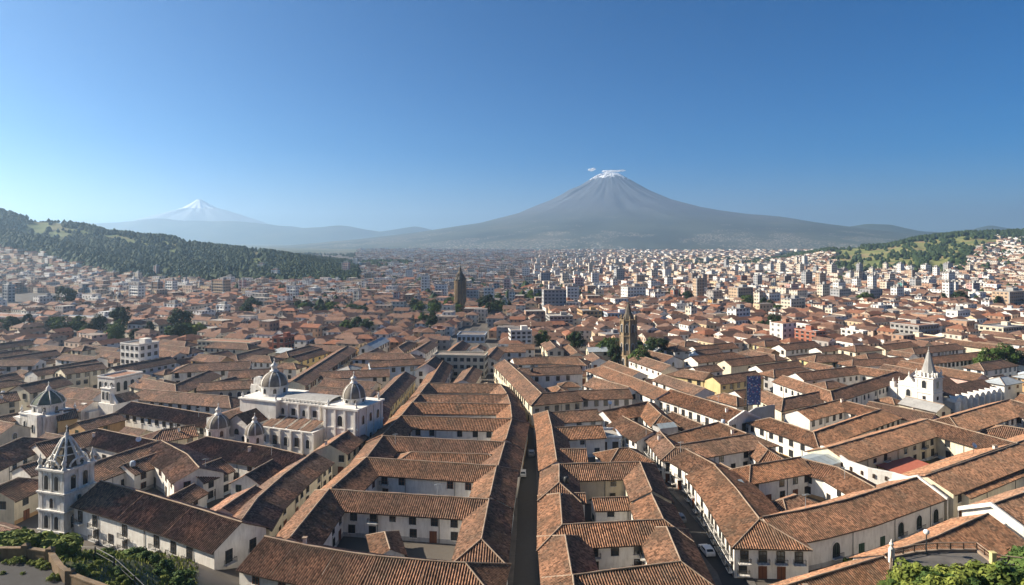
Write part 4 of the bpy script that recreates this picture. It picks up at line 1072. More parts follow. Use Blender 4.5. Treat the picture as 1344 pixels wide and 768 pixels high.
for i in range(8):
    a = math.pi / 4 * i; c, s = math.cos(a), math.sin(a)
    if Vector((c, s)).dot(Vector((-.5, -1)).normalized()) > -.6:
        for z, h in ((7.5, 3.4), (16.0, 3.8)): lwin(t, 3.78 * c, 3.78 * s, z, c, s, "arch", 1.3, h)
for nx, ny in ((0, -1), (-1, 0), (1, 0)):
    for k in (-2, 2): lwin(t, nx * 4.22 - ny * k, ny * 4.22 + nx * k, .8, nx, ny, "arch", 1.6, 3.2)

# --- dark ribbed tower
t = landmark("ribbed_tower", "tall dark brown ribbed tower block with a tapering black crown, alone above distant roofs", "tower", 604, 408, -5)
b = MB(); b.lathe(0, 0, [(4.9, 0), (4.9, 25.5), (5.3, 25.7), (5.3, 26.6)], 12, 0, smooth=False)
for i in range(24):
    a = 2 * math.pi * i / 24; b.box(4.95 * math.cos(a), 4.95 * math.sin(a), 0, .5, .55, 26.4, rot=a, mat=1)
b.box(0, -1, 0, 18, 14, 4.0, mat=1)
b.build("shaft", [M["window_glass"], M["brown_stone"]], t)
b = MB(); b.lathe(0, 0, [(4.9, 26.6), (4.2, 28.0), (2.7, 29.4), (2.2, 32.2), (1.3, 33.6), (1.0, 36.4), (.25, 37.2), (.12, 41.0)], 12, 0, smooth=False)
for i in range(12):
    a = 2 * math.pi * i / 12; b.tube((4.8 * math.cos(a), 4.8 * math.sin(a), 26.6), (2.2 * math.cos(a), 2.2 * math.sin(a), 31.6), .35, .2, 5)
b.build("crown", [M["dark_stone"]], t)

# --- green domed chapel
t = landmark("domed_chapel", "small white chapel with an eight sided green tiled dome at the left side", "chapel", 49, 572, -26, 0, (15, 13, 0, 3))
t.location.y += 5
b = MB(); b.box(0, 0, 0, 12.5, 10, 6.0); ring(b, 0, 0, 12.5, 10, 6.0, .35, .3); b.box(-7.5, -2, 0, 5, 6, 4.6); b.box(3.0, -5.4, 0, 5, 2, 7.0)
for sx in (-1, 1):
    for sy in (-1, 1): pinnacle(b, sx * 5.8, sy * 4.6, 6.3, .45, 2.4)
b.lathe(0, 0, [(4.6, 6.3), (4.4, 6.6), (4.4, 8.6), (4.8, 8.7), (4.8, 9.1)], 8, 0, rot=math.pi / 8, smooth=False)
b.build("wall", [M["white_stone"]], t)
b = MB(); b.lathe(0, 0, [(4.5, 9.1), (3.7, 10.5), (2.2, 11.9), (.8, 12.8)], 8, 0, rot=math.pi / 8, smooth=False)
for i in range(8):
    a = math.pi / 8 + math.pi / 4 * i
    for (r0, a0), (r1, a1) in zip([(4.55, 9.15), (3.75, 10.55), (2.25, 11.95)], [(3.75, 10.55), (2.25, 11.95), (.8, 12.85)]): b.tube((r0 * math.cos(a), r0 * math.sin(a), a0), (r1 * math.cos(a), r1 * math.sin(a), a1), .16, .14, 5, 1)
b.lathe(0, 0, [(.75, 12.7), (.75, 13.6), (.3, 14.1), (0, 14.8)], 8, 1); cross(b, 0, 0, 14.6, 1.0, 1)
b.build("dome", [M["green_tiles"], M["white_stone"]], t)
for k in (-3.5, 0.2, 3.4): lwin(t, k, -6.45 if k > 1 else -5.05, 1.6, 0, -1, "arch", 1.1, 2.4)
for i in range(8):
    a = math.pi / 4 * i; lwin(t, 4.1 * math.cos(a), 4.1 * math.sin(a), 6.9, math.cos(a), math.sin(a), "arch", .9, 1.4)

# --- white bell gable
t = landmark("bell_gable", "small white bell gable with two arched openings on a sloping white wall", "chapel", 146, 556, -24, 0, (14, 10, 0, 4))
t.location.y += 4
b = MB(); b.box(0, 0, 0, 7.5, 9, 6.5); b.box(-1.0, -3, 6.5, 4.4, 1.6, 4.6); ring(b, -1, -3, 4.4, 1.6, 11.1, .3, .25); b.box(-7, -4, 0, 8, 8, 4.2); b.box(-7.5, -6, 4.2, 2, 2, 2.2)
for k in (-2.8, -1, .8): pinnacle(b, k, -3, 11.4, .3, 1.3)
b.poly([(1.2, -3.4, 6.5), (3.75, -3.4, 6.5), (1.2, -3.4, 9.6)], out=(0, -1, 0)); b.poly([(1.2, -2.6, 6.5), (3.75, -2.6, 6.5), (1.2, -2.6, 9.6)], out=(0, 1, 0)); b.poly([(3.75, -3.4, 6.5), (3.75, -2.6, 6.5), (1.2, -2.6, 9.6), (1.2, -3.4, 9.6)], out=(1, 0, 1))
b.build("wall", [M["white_plaster"]], t)
for k in (-2.0, 0.0): lwin(t, k, -3.85, 7.6, 0, -1, "arch", 1.1, 2.6)
for k in (-9, -6, 2): lwin(t, k, -8.05 if k < 0 else -4.55, 1.2, 0, -1, "arch", 1.1, 2.0)
b = MB(); gable_roof(b, -4.2, 4.2, -2.4, 5, 6.6, 8.8, 'y'); b.poly([(-3.7, -4.2, 6.45), (3.7, -4.2, 6.45), (3.7, -2.5, 6.6), (-3.7, -2.5, 6.6)], out=(0, 0, 1)); b.build("roof", [M["roof_tiles_dark"]], t)

# --- flat modern blocks: name, label, photo x0,x1, base y, top y, rot, depth, wall, storeys, extras
def block(label, x0, x1, yb, yt, rot, dep, wallm, st, cat="building", name="flat_roofed_building", winst="w", roofm="flat_roof", zbase=0.0, annex=None, tank=True):
    D = FPX * CAMH / (yb - HY); xm = ((x0 + x1) / 2 - CX) / FPX * D; h = (yb - yt) / FPX * D
    wpx = (x1 - x0) / FPX * D; a = abs(math.cos(R(rot) + math.atan2(xm, D))); s = abs(math.sin(R(rot) + math.atan2(xm, D)))
    Lx = max(4.0, (wpx - s * dep) / max(.3, a))
    cy = D + dep * .5
    t = empty(name, xm * cy / D, cy, 0, R(rot)); tag(t, label, cat); occ_rect(t.location.x, t.location.y, Lx + 1, dep + 1, R(rot))
    b = MB(); b.box(0, 0, 0, Lx, dep, h); 
    if annex: b.box(Lx / 2 + annex[0] / 2, annex[2], 0, annex[0], annex[1], annex[3])
    w = b.build("wall", [M[wallm]], t)
    rf = MB(); rf.box(0, 0, h, Lx + .3, dep + .3, .15, bottom=True)
    for (cx_, cy_, sx_, sy_) in ((0, -dep / 2, Lx + .3, .3), (0, dep / 2, Lx + .3, .3), (-Lx / 2, 0, .3, dep - .31), (Lx / 2, 0, .3, dep - .31)): rf.box(cx_, cy_, h + .15, sx_, sy_, .6, mat=1)
    rf.build("roof", [M[roofm], M[wallm]], t)
    if tank:
        k = MB(); k.box(Lx * .2, dep * .1, h + .15, min(4, Lx * .3), min(3.5, dep * .4), 2.2); k.build("stair_housing", [M[wallm]], t)
    n = max(2, int(Lx / 2.6)); m = max(1, int(dep / 3)); sh = h / st
    for i in range(st):
        for j in range(n): lwin(t, -Lx / 2 + Lx * (j + .5) / n, -dep / 2 - .02, sh * i + sh * .3, 0, -1, winst, min(1.5, Lx / n * .55), round(sh * .5, 1))
        sd = 1 if t.location.x < 0 else -1
        for j in range(m): lwin(t, sd * (Lx / 2 + .02), -dep / 2 + dep * (j + .5) / m, sh * i + sh * .3, sd, 0, winst, min(1.5, dep / m * .5), round(sh * .5, 1))
    return t
block("white four storey modern block with rows of small windows among low roofs", 161, 206, 490, 453, -24, 10, "white_plaster", 4, annex=(9, 8, 1, 5))
block("white terrace building with rooftop garden plants and a row of slanted openings", 132, 184, 521, 497, -22, 12, "white_plaster", 1, winst="arch", tank=False)
block("long pale three storey block whose flat front closes the street block of low arches", 568, 641, 496, 468, -6, 9, "cream_plaster", 3, tank=False)
block("pale flat roofed annex with three square windows amid courtyard roofs", 763, 815, 598, 576, 4, 8, "blue_grey_plaster", 1, winst="w", tank=False)
block("red plastered four storey building standing out left of the domed church's lantern", 358, 386, 468, 444, -14, 9, "brick_red", 3)
block("white six storey slab just left of the large round tree", 667, 698, 462, 435, 8, 9, "white_plaster", 5)
block("long white school building with ribbon windows and a green end wall", 1020, 1052, 446, 428, 30, 26, "white_plaster", 3)
block("square brick red office building with chimney like corner piers", 1044, 1082, 457, 436, 28, 14, "brick_red", 4)
block("white three storey office with dark side beside the brick red building", 1105, 1137, 452, 436, 28, 14, "white_plaster", 3)
block("wide concrete office block with horizontal window bands", 1172, 1228, 446, 428, 26, 18, "concrete", 3)
block("long arcaded market hall with a pinkish flat roof and dark openings", 1165, 1235, 456, 446, 26, 16, "cream_plaster", 2, winst="arch")
block("pale yellow tall house with plain side wall, beyond the right side trees", 1290, 1344, 445, 430, 26, 14, "cream_plaster", 3)
block("low blue-grey pavilion with wide white roof beyond the street bend", 600, 640, 450, 441, -4, 14, "blue_grey_plaster", 1, tank=False)
block("white walled hall with a long flat roof at the far left side", -30, 42, 424, 416, -20, 16, "white_plaster", 1, tank=False)
block("long blue-grey warehouse with low roof far left behind trees", 62, 140, 428, 420, -18, 20, "blue_grey_plaster", 1, tank=False)
block("pale two storey annex with ribbon windows beyond the white modern block", 262, 340, 462, 450, -16, 9, "cream_plaster", 2, tank=False)
block("ochre orange commercial building beyond the brown stone tower", 757, 790, 424, 409, 8, 16, "ochre_plaster", 3)
block("grey office building with dark window bands left of the ochre one", 716, 752, 433, 416, 6, 16, "concrete", 4)
block("glassy teal low commercial block right of the ochre building", 790, 830, 426, 412, 8, 14, "blue_grey_plaster", 3)

# --- picture board at the end of the white street row
x, y = G(989, 530, 8.6)
t = empty("picture_board", x, y, 0, R(10)); tag(t, "tall blue picture board with pale and red figures like spots, on a grey end wall", "billboard")
def mat_board():
    m = NT("board_print"); uv, u, v = m.uvs()
    vo = m.n("ShaderNodeTexVoronoi"); vo.inputs["Scale"].default_value = 1.9; m.L(uv, vo.inputs["Vector"])
    sc = m.n("ShaderNodeSeparateColor"); m.L(vo.outputs["Color"], sc.inputs[0])
    spots = m.ramp(sc.outputs[0], [(0, (.16, .22, .42)), (.25, (.38, .16, .26)), (.4, (.62, .66, .72)), (.6, (.10, .14, .30)), (.75, (.25, .38, .55)), (.9, (.60, .42, .28))], True)
    m.col(m.mix(m.math('LESS_THAN', vo.outputs["Distance"], 0.42), (.085, .12, .25), spots)); M["board_print"] = m.mat
mat_board()
b = MB(); b.box(0, 0, 8.2, 4.7, .35, 9.2, mat=1, bottom=True); b.build("panel", [M["iron"], M["iron"]], t)
b = MB(); b.poly([(-2.25, -.19, 8.35), (2.25, -.19, 8.35), (2.25, -.19, 17.25), (-2.25, -.19, 17.25)], 0, out=(0, -1, 0)); b.build("print", [M["board_print"]], t)
for sx in (-1.9, 1.9): b = MB(); b.box(sx, .4, 0, .3, .3, 14, mat=0); b.tube((sx, .5, 14), (sx, 2.2, 8), .12); b.build("post", [M["iron"]], t)
x, y = G(998, 548, 5)
t = empty("end_wall", x, y, 0, R(26)); tag(t, "bare grey side wall with sloping top beneath the picture board", "wall")
b = MB(); P = [(-7, 0, 0), (6.2, 0, 0), (6.2, 0, 8.2), (-2, 0, 8.2), (-7, 0, 6.2)]
b.poly(P, out=(0, -1, 0)); b.poly([(a, .5, c) for a, _, c in P], out=(0, 1, 0))
for p, q in zip(P[1:], P[2:] + P[:1]): b.poly([p, q, (q[0], .5, q[2]), (p[0], .5, p[2])], out=(p[0] + q[0], 0, p[2] + q[2] - 4))
b.build("wall_face", [M["grey_plaster"]], t); occ_rect(x, y, 13, 2, R(26))

# --- curved white boundary wall of the big court
pts = [G(a, b_, 7.2) for a, b_ in ((1078, 585), (1095, 592), (1112, 604), (1140, 614), (1172, 620), (1203, 629))]
t = empty("boundary_wall", pts[2][0], pts[2][1]); tag(t, "tall curved white wall with a row of small slots, bounding the big yellow court", "wall")
b = MB(); A = offs([Vector(p) for p in pts], False, .35); B = offs([Vector(p) for p in pts], False, -.35)
for i in range(len(pts) - 1):
    b.wall(A[i], A[i + 1], 0, 7.2, out=(A[i] - B[i]).to_3d()); b.wall(B[i], B[i + 1], 0, 7.2, out=(B[i] - A[i]).to_3d())
    b.poly([(p.x, p.y, 7.2) for p in (A[i], A[i + 1], B[i + 1], B[i])], out=(0, 0, 1))
    for k in (.25, .75):
        q = B[i].lerp(B[i + 1], k); n_ = (B[i] - A[i]).normalized(); b.box(q.x + n_.x * .05, q.y + n_.y * .05, 5.2, .5, .4, .9, rot=math.atan2((B[i + 1] - B[i]).y, (B[i + 1] - B[i]).x), mat=1, bottom=True)
b.build("masonry", [M["white_plaster"], M["dark_wood"]], t, (pts[2][0], pts[2][1], 0))
# red patio roof in the big court
x, y = G(1192, 613, 3.2); t = empty("patio_roof", x, y, 0, R(28)); tag(t, "flat red canopy roof in the courtyard of arched doors", "canopy")
b = MB(); b.poly([(-7, -4, 3.0), (7, -4, 3.0), (7, 4, 3.6), (-7, 4, 3.6)], out=(0, 0, 1)); b.poly([(-7, -4, 2.8), (7, -4, 2.8), (7, 4, 3.4), (-7, 4, 3.4)], out=(0, 0, -1)); b.wall((-7, -4), (7, -4), 2.8, 3.0); b.build("sheet", [M["red_floor"]], t)
for sx in (-6.7, 6.7):
    for sy in (-3.7, 3.7): b = MB(); b.box(sx, sy, 0, .2, .2, 2.95 + .3 * (sy > 0)); b.build("post", [M["iron"]], t)
# skylight roofs
for lab, px, py, rot, L_k, W_k in (("weathered glass and sheet skylight roof beside the curved white wall", 1073, 600, 30, 10, 8), ("flat sheet skylight above the dark shed near the corrugated broad roof", 960, 632, 20, 5.5, 3.4), ("pale curved roof lantern with a dark tank in the shaded courtyard", 873, 556, 20, 6, 4)):
    x, y = G(px, py, 6.8); t = empty("skylight", x, y, 0, R(rot)); tag(t, lab, "skylight")
    b = MB(); b.box(0, 0, 0, L_k, W_k, 6.0); b.build("wall", [M["grey_plaster"]], t)
    b = MB()
    for k in range(4):
        x0 = -L_k / 2 + L_k * k / 4; x1 = x0 + L_k / 4 * .94
        b.poly([(x0, -W_k / 2, 6.1), (x1, -W_k / 2, 6.1), (x1, 0, 7.0), (x0, 0, 7.0)], out=(0, 0, 1)); b.poly([(x0, 0, 7.0), (x1, 0, 7.0), (x1, W_k / 2, 6.1), (x0, W_k / 2, 6.1)], out=(0, 0, 1))
    b.build("glazing", [M["skylight_panel"]], t); occ_rect(x, y, L_k, W_k, R(rot))

# --- saw tooth vaulted range right of the slim church
x, y = G(1262, 528, 3); t = empty("vaulted_hall", x, y, 0, R(30)); tag(t, "row of white buttressed vault gables under a brown roof, beside the slim white church", "hall")
occ_rect(x + 10 * math.cos(R(30)), y + 10 * math.sin(R(30)), 34, 12, R(30))
b = MB(); b.box(10, 4, 0, 30, 9, 4.6); 
for k in range(8):
    cx_ = -4 + 4 * k
    P = [(cx_ - 1.9, 0)] + [(cx_ + 1.9 * math.cos(math.pi * (1 - i / 6)), 3.6 + 1.9 * math.sin(math.pi * (1 - i / 6))) for i in range(7)] + [(cx_ + 1.9, 0)]
    b.poly([(a, -1.2, c) for a, c in P], out=(0, -1, 0))
    for p, q in zip(P[1:-1], P[2:]): b.poly([(p[0], -1.2, p[1]), (q[0], -1.2, q[1]), (q[0], 2, q[1]), (p[0], 2, p[1])], out=(p[0] - cx_, 0, p[1] - 2))
    b.box(cx_ - 2, -1.8, 0, .5, 1.6, 4.2)
b.build("wall", [M["white_plaster"]], t)
b = MB(); gable_roof(b, -6, 26, 1, 10, 4.9, 7.6); b.build("roof", [M["roof_tiles"]], t)
for k in range(7): lwin(t, -4 + 4 * k, -1.22, .9, 0, -1, "arch", 1.3, 2.2)
# ------------------------------------------------------------------ streets
def road(name, label_pts, w, z=0.004, kerb=True):
    P = [Vector(G(x, y, 0)) for x, y in label_pts]
    a, b = offs(P, False, w / 2), offs(P, False, -w / 2)
    m = MB()
    for i in range(len(P) - 1):
        m.poly([(a[i].x, a[i].y, z), (b[i].x, b[i].y, z), (b[i + 1].x, b[i + 1].y, z), (a[i + 1].x, a[i + 1].y, z)], 0, out=(0, 0, 1))
    o = m.build(name, [M["asphalt"]]); o["kind"] = 'structure'
    if kerb:
        for E, F_ in ((a, offs(P, False, w / 2 + 1.3)), (b, offs(P, False, -w / 2 - 1.3))):
            m = MB()
            for i in range(len(P) - 1):
                m.poly([(p.x, p.y, .13) for p in (E[i], E[i + 1], F_[i + 1], F_[i])], 0, out=(0, 0, 1))
                m.wall(E[i], E[i + 1], 0, .13, 1)
            o = m.build("pavement", [M["paving"], M["kerb_stone"]]); o["kind"] = 'structure'
    occ_line([tuple(p) for p in P], w + 2.2)
    return P
ST_C = road("street", [(688, 840), (693, 700), (692, 600), (690, 562), (684, 528), (668, 492), (650, 470), (636, 455), (625, 440)], 4.6)
ST_L = road("street", [(300, 790), (345, 745), (440, 652), (498, 594), (530, 548), (560, 510), (585, 478), (606, 450), (625, 430)], 4.4)
ST_R = road("street", [(975, 790), (958, 752), (905, 690), (855, 632), (806, 580), (770, 560)], 4.6)
road("street", [(1020, 578), (1120, 600), (1210, 590)], 3.0, kerb=False) if False else None

# ------------------------------------------------------------------ infill houses, all things of their own
LM = [("the twin domed church", 400, 560), ("the ornate bell tower", 65, 640), ("the green domed chapel", 48, 550), ("the white bell gable", 145, 530),
      ("the white modern block", 185, 470), ("the brown stone tower", 827, 460), ("the ribbed tower", 604, 395), ("the slim white church", 1225, 520),
      ("the blue picture board", 989, 515), ("the brick red office", 1062, 446), ("the concrete office", 1200, 437), ("the skylight roof", 1073, 600),
      ("the large round tree", 757, 462), ("the red building", 372, 456), ("the long three storey block", 605, 482), ("the twin dark cypress trees", 198, 440),
      ("the big yellow court", 1200, 600), ("the three storey corner house", 740, 525), ("the curving pilastered house", 950, 640), ("the sawtooth vaults", 1311, 482),
      ("the ochre building", 773, 416), ("the big front corrugated roof", 500, 730), ("the long balconied white house", 220, 680), ("the white street row", 880, 520)]
ORD = ["closest", "second", "third", "fourth", "fifth", "sixth", "seventh", "eighth", "ninth", "tenth", "eleventh", "twelfth", "thirteenth", "fourteenth", "fifteenth", "sixteenth", "seventeenth", "eighteenth"]
CNAME = {"white_plaster": "white", "cream_plaster": "cream", "yellow_plaster": "yellow", "ochre_plaster": "ochre", "grey_plaster": "grey", "pink_plaster": "pink", "blue_grey_plaster": "pale blue"}
def sector(px):
    return -24 if px < 300 else (-16 if px < 480 else (-6 if px < 700 else (6 if px < 800 else (20 if px < 900 else 27))))
rf_ = random.Random(21)
FILL = []
def try_fill(n, y0, y1, sizes, maxn):
    cnt = 0
    for _ in range(n):
        if cnt >= maxn: break
        # uniform over the ground area in view
        D = math.sqrt(rf_.uniform(y0 * y0, y1 * y1)); px = rf_.uniform(-60, 1404); x = (px - CX) / FPX * D
        th = R(sector(px) + rf_.uniform(-1.5, 1.5)) + (math.pi / 2 if rf_.random() < .45 else 0)
        L, W = rf_.choice(sizes); L *= rf_.uniform(.85, 1.1)
        if H1(x, D) > .5: continue
        if not occ_rect(x, D, L + .6, W + .6, th, mark=False, lim=0.0): continue
        occ_rect(x, D, L - .5, W - .5, th); FILL.append((x, D, L, W, th)); cnt += 1
    return cnt
try_fill(5000, 100, 345, [(30, 9.6), (26, 9)], 60)
try_fill(9000, 100, 345, [(18, 9), (15, 8.4)], 90)
try_fill(12000, 100, 340, [(11, 7.6), (9, 6.4)], 60)
FILL.sort(key=lambda f: f[1])
INFO = []
for (x, y, L, W, th) in FILL:
    px, py = PX(x, y, 6)
    left = px < 560
    wm = rf_.choices(["white_plaster", "cream_plaster", "yellow_plaster", "ochre_plaster", "grey_plaster", "pink_plaster", "blue_grey_plaster"], [9, 6, 1.6, .8, 1.2, .7, 1])[0]
    tall = rf_.choice([1, 2, 2, 2]) if W > 7 else 1
    ze = {1: rf_.uniform(3.2, 4.0), 2: rf_.uniform(5.0, 6.2)}[tall]; rise = W / 2 * rf_.uniform(.42, .5); zr = ze + rise
    hip = rf_.random() < .4
    d = Vector((math.cos(th), math.sin(th))); k = L / 2 - (W / 2 if hip else 0)
    P = [Vector((x, y)) - d * k, Vector((x, y)) + d * k]
    sheet = rf_.random() < .09; rm_ = rf_.choice(["metal_sheet", "concrete"]) if sheet else ("roof_tiles_dark" if left else "roof_tiles")
    t = empty("sheet_roofed_house" if sheet else "tiled_house", x, y); t["category"] = "house"; t["group"] = "tiled houses of the old town"
    wing(t, (x, y), P, W / 2, "hh" if hip else "gg", ze, zr, wallm=wm, roofm=rm_, near=1 if y < 230 else 0, storeys=tall,
         style=rf_.choice(["w", "w", "w", "arch", "square"]), pitch=rf_.choice([3.0, 3.6, 4.2]), tint=rf_.random(), win=y < 345)
    size = ("long" if L > 20 else ("small" if L < 12.5 else "mid sized"))
    INFO.append((t, px, py, f"{size} {CNAME[wm]} house with {'hipped' if hip else 'gabled'} {'grey sheet' if sheet else ('dark' if left else 'brown')} roof"))
used = {}
for t, px, py, desc in sorted(INFO, key=lambda q: min(math.hypot(q[1] - l[1], (q[2] - l[2]) * 2) for l in LM)):
    l = min(LM, key=lambda l: math.hypot(px - l[1], (py - l[2]) * 2))
    dx, dy = px - l[1], (py - l[2]) * 2
    rel = ("right of" if dx > 0 else "left of") if abs(dx) > abs(dy) else ("in front of" if dy > 0 else "behind")
    k = used.get((l[0], rel, desc), 0); used[(l[0], rel, desc)] = k + 1
    t["label"] = (f"{desc}, {rel} {l[0]}" if k == 0 else f"{desc}, {ORD[k]} such {rel} {l[0]}")

# ------------------------------------------------------------------ apartment towers and mid rise blocks, one by one
TW = [(709, 722, 358, 378, "grey"), (753, 766, 365, 384, "pink"), (815, 847, 377, 398, "white"), (711, 743, 381, 409, "grey"), (854, 872, 384, 400, "white"), (755, 760, 339, 350, "white"),
      (852, 863, 355, 372, "cream"), (872, 883, 364, 379, "white"), (904, 916, 359, 375, "brown"), (957, 987, 378, 399, "tan"), (991, 1000, 384, 405, "cream"), (902, 911, 403, 423, "cream"),
      (955, 983, 406, 427, "white"), (1111, 1120, 358, 373, "white"), (1122, 1131, 357, 374, "cream"), (1132, 1140, 359, 374, "grey"), (1143, 1153, 360, 374, "white"), (1024, 1038, 363, 378, "brown"),
      (1162, 1174, 360, 375, "cream"), (1195, 1209, 366, 382, "grey"), (1211, 1227, 367, 383, "white"), (1238, 1252, 358, 376, "white"), (1179, 1189, 371, 384, "green"), (1073, 1088, 374, 394, "cream"),
      (1091, 1115, 380, 396, "grey"), (1130, 1156, 380, 397, "grey"), (1000, 1023, 385, 405, "white"), (1026, 1055, 393, 410, "cream"), (1203, 1211, 390, 402, "white"), (1244, 1270, 408, 427, "white"),
      (1306, 1344, 383, 406, "tan"), (377, 392, 375, 397, "white"), (468, 471, 383, 400, "cream"), (477, 480, 369, 385, "white"), (571, 588, 373, 395, "white"), (660, 665, 395, 409, "cream"),
      (518, 524, 384, 400, "pink"), (279, 302, 368, 391, "tan"), (258, 267, 371, 384, "cream"), (240, 247, 367, 381, "white"), (5, 18, 374, 397, "grey"), (217, 238, 399, 414, "white"), (285, 302, 401, 417, "white"),
      (200, 213, 370, 391, "brown"), (732, 739, 345, 357, "white"), (690, 700, 363, 378, "cream"), (775, 780, 342, 353, "cream"), (786, 791, 353, 364, "grey"), (800, 806, 349, 362, "white"), (826, 834, 350, 362, "white"),
      (840, 846, 352, 363, "pink"), (892, 897, 350, 362, "cream"), (930, 938, 356, 368, "white"), (940, 950, 372, 386, "grey"), (968, 980, 362, 375, "brick"), (880, 890, 381, 395, "brick"), (895, 902, 378, 394, "pink"),
      (780, 792, 381, 394, "cream"), (668, 676, 383, 395, "white"), (648, 656, 372, 386, "grey"), (628, 634, 360, 373, "white"), (545, 552, 389, 401, "grey"), (430, 438, 392, 404, "cream"), (340, 350, 384, 397, "grey"), (152, 160, 388, 400, "tan"),
      (1270, 1284, 372, 386, "pink"), (1290, 1300, 395, 408, "white"), (1060, 1068, 399, 411, "brick"), (1165, 1178, 398, 411, "white"), (1085, 1095, 405, 417, "cream"), (930, 940, 393, 405, "ochre"), (862, 874, 407, 418, "grey"), (1012, 1020, 410, 421, "white")]
rt_ = random.Random(5)
TC = [(tw[0] + tw[1]) / 2 for tw in TW]
tries = 0
while len(TW) < 165 and tries < 2500:
    tries += 1
    yb = rt_.choice([rt_.uniform(349, 372), rt_.uniform(360, 400)]); px = rt_.uniform(640, 1290) if rt_.random() < .93 else rt_.uniform(150, 640)
    D = FPX * CAMH / (yb - HY)
    if H1((px - CX) / FPX * D, D) > 8: continue
    w = rt_.uniform(7, 14) * FPX / D; h = rt_.uniform(11, 23) * FPX / D
    if any(abs(px - (q[0] + q[1]) / 2) < (w + q[1] - q[0]) / 2 + 4 and abs(yb - q[3]) < 9 for q in TW): continue
    TW.append((px - w / 2, px + w / 2, yb - h, yb, rt_.choice(["white", "white", "cream", "cream", "tan", "grey", "white", "pink"])))
def cname(c): return {"white": "white", "cream": "cream", "grey": "grey", "brown": "brown", "tan": "tan", "pink": "pinkish", "brick": "brick red", "ochre": "ochre", "green": "green glass"}[c]
tused = {}
TPOS = []
for i, (x0, x1, yt, yb, c) in enumerate(TW):
    D = FPX * CAMH / (yb - HY); hh = (yb - yt) / FPX * D; ww = (x1 - x0) / FPX * D; px = (x0 + x1) / 2
    x = (px - CX) / FPX * D; z0 = H1(x, D)
    rot = sector(px); a = R(rot) + math.atan2(x, D)
    dep = min(16.0, max(6.0, ww * .55)); Lx = max(5.0, (ww - abs(math.sin(a)) * dep) / max(.4, abs(math.cos(a))))
    y = D + dep / 2; t = empty("apartment_block", x * y / D, y, z0, R(rot)); TPOS.append((t.location.x, t.location.y, max(Lx, dep) / 2 + 3))
    t["category"] = "apartment block"; t["group"] = "apartment blocks across the modern city"
    occ_rect(t.location.x, t.location.y, Lx + 2, dep + 2, R(rot))
    H_ = hh; b = MB(); b.box(0, 0, -3, Lx, dep, H_ + 3)
    for k in range(1, int(H_ / 3)): b.box(0, -dep / 2 - .35, 3.0 * k - .12, Lx * .9, .7, .22, mat=1, bottom=True)
    for sx in (-.5, .5): b.box(sx * Lx, -dep / 2, -3, .5, .9, H_ + 3.4, mat=1)
    b.build("facade", [M["tower_" + c], M["white_plaster"] if c in ("white", "cream", "pink") else M["concrete"]], t)
    b = MB(); b.box(0, 0, H_, Lx + .4, dep + .4, .5, bottom=True); b.box(Lx * .15, 0, H_ + .5, Lx * .3, dep * .4, 2.4, mat=1); b.box(-Lx * .3, dep * .1, H_ + .5, 1.6, 1.6, 1.5, mat=1)
    b.build("roof", [M["flat_roof"], M["concrete"]], t)
    n = max(3, int(H_ / 3)); l = min(LM, key=lambda l: math.hypot(px - l[1], (yb - l[2]) * 2)); side = "left" if px < l[1] - 25 else ("right" if px > l[1] + 25 else "behind")
    desc = f"{'slim' if ww < 11 else 'wide'} {cname(c)} {['low', 'mid rise', 'tall'][0 if n < 5 else (1 if n < 8 else 2)]} block"
    rel = {"left": "behind and left of", "right": "behind and right of", "behind": "straight behind"}[side]
    k = tused.get((desc, rel, l[0]), 0); tused[(desc, rel, l[0])] = k + 1
    t["label"] = f"{desc}, {rel} {l[0]}" if k == 0 else f"{desc}, {ORD[k]} one {rel} {l[0]}"

# ------------------------------------------------------------------ the rest of the city: thousands of houses, too many to tell apart
TREES_MID = [(160, 438, 13, 'd'), (237, 440, 12, 'd'), (85, 406, 13, 'd'), (196, 442, 9, 'd'), (262, 446, 8, 'l'), (248, 442, 8, 'd'), (757, 466, 11, 'm'), (1300, 492, 11, 'm'), (1318, 492, 12, 'm'), (1290, 494, 8, 'm'), (1334, 490, 9, 'd')]
park = []
rp = random.Random(3)
for (px, py, n, sp) in ((570, 411, 14, 26), (590, 411, 8, 14), (655, 412, 8, 20), (240, 445, 7, 22), (160, 446, 8, 22), (105, 440, 9, 24), (20, 436, 5, 18), (475, 413, 9, 22), (430, 416, 6, 14), (890, 395, 5, 20), (1010, 438, 5, 10), (1310, 402, 8, 30),
                        (1258, 400, 7, 22), (1130, 402, 4, 14), (1010, 410, 4, 12), (990, 404, 4, 14), (712, 462, 3, 8), (800, 474, 7, 14), (850, 474, 10, 16), (838, 488, 6, 8), (470, 440, 5, 12), (330, 412, 6, 20), (390, 408, 6, 18), (700, 396, 6, 16), (560, 428, 4, 12), (1095, 377, 6, 22), (640, 402, 5, 18)):
    for _ in range(n): park.append((px + rp.gauss(0, sp * .55), py + rp.gauss(0, 3.0), rp.uniform(6, 11), rp.choice('dmmd')))
TREES_MID += park
for px, py, h, k in TREES_MID:
    x, y = G(px, py); occ_rect(x, y, h * .6, h * .6, 0)

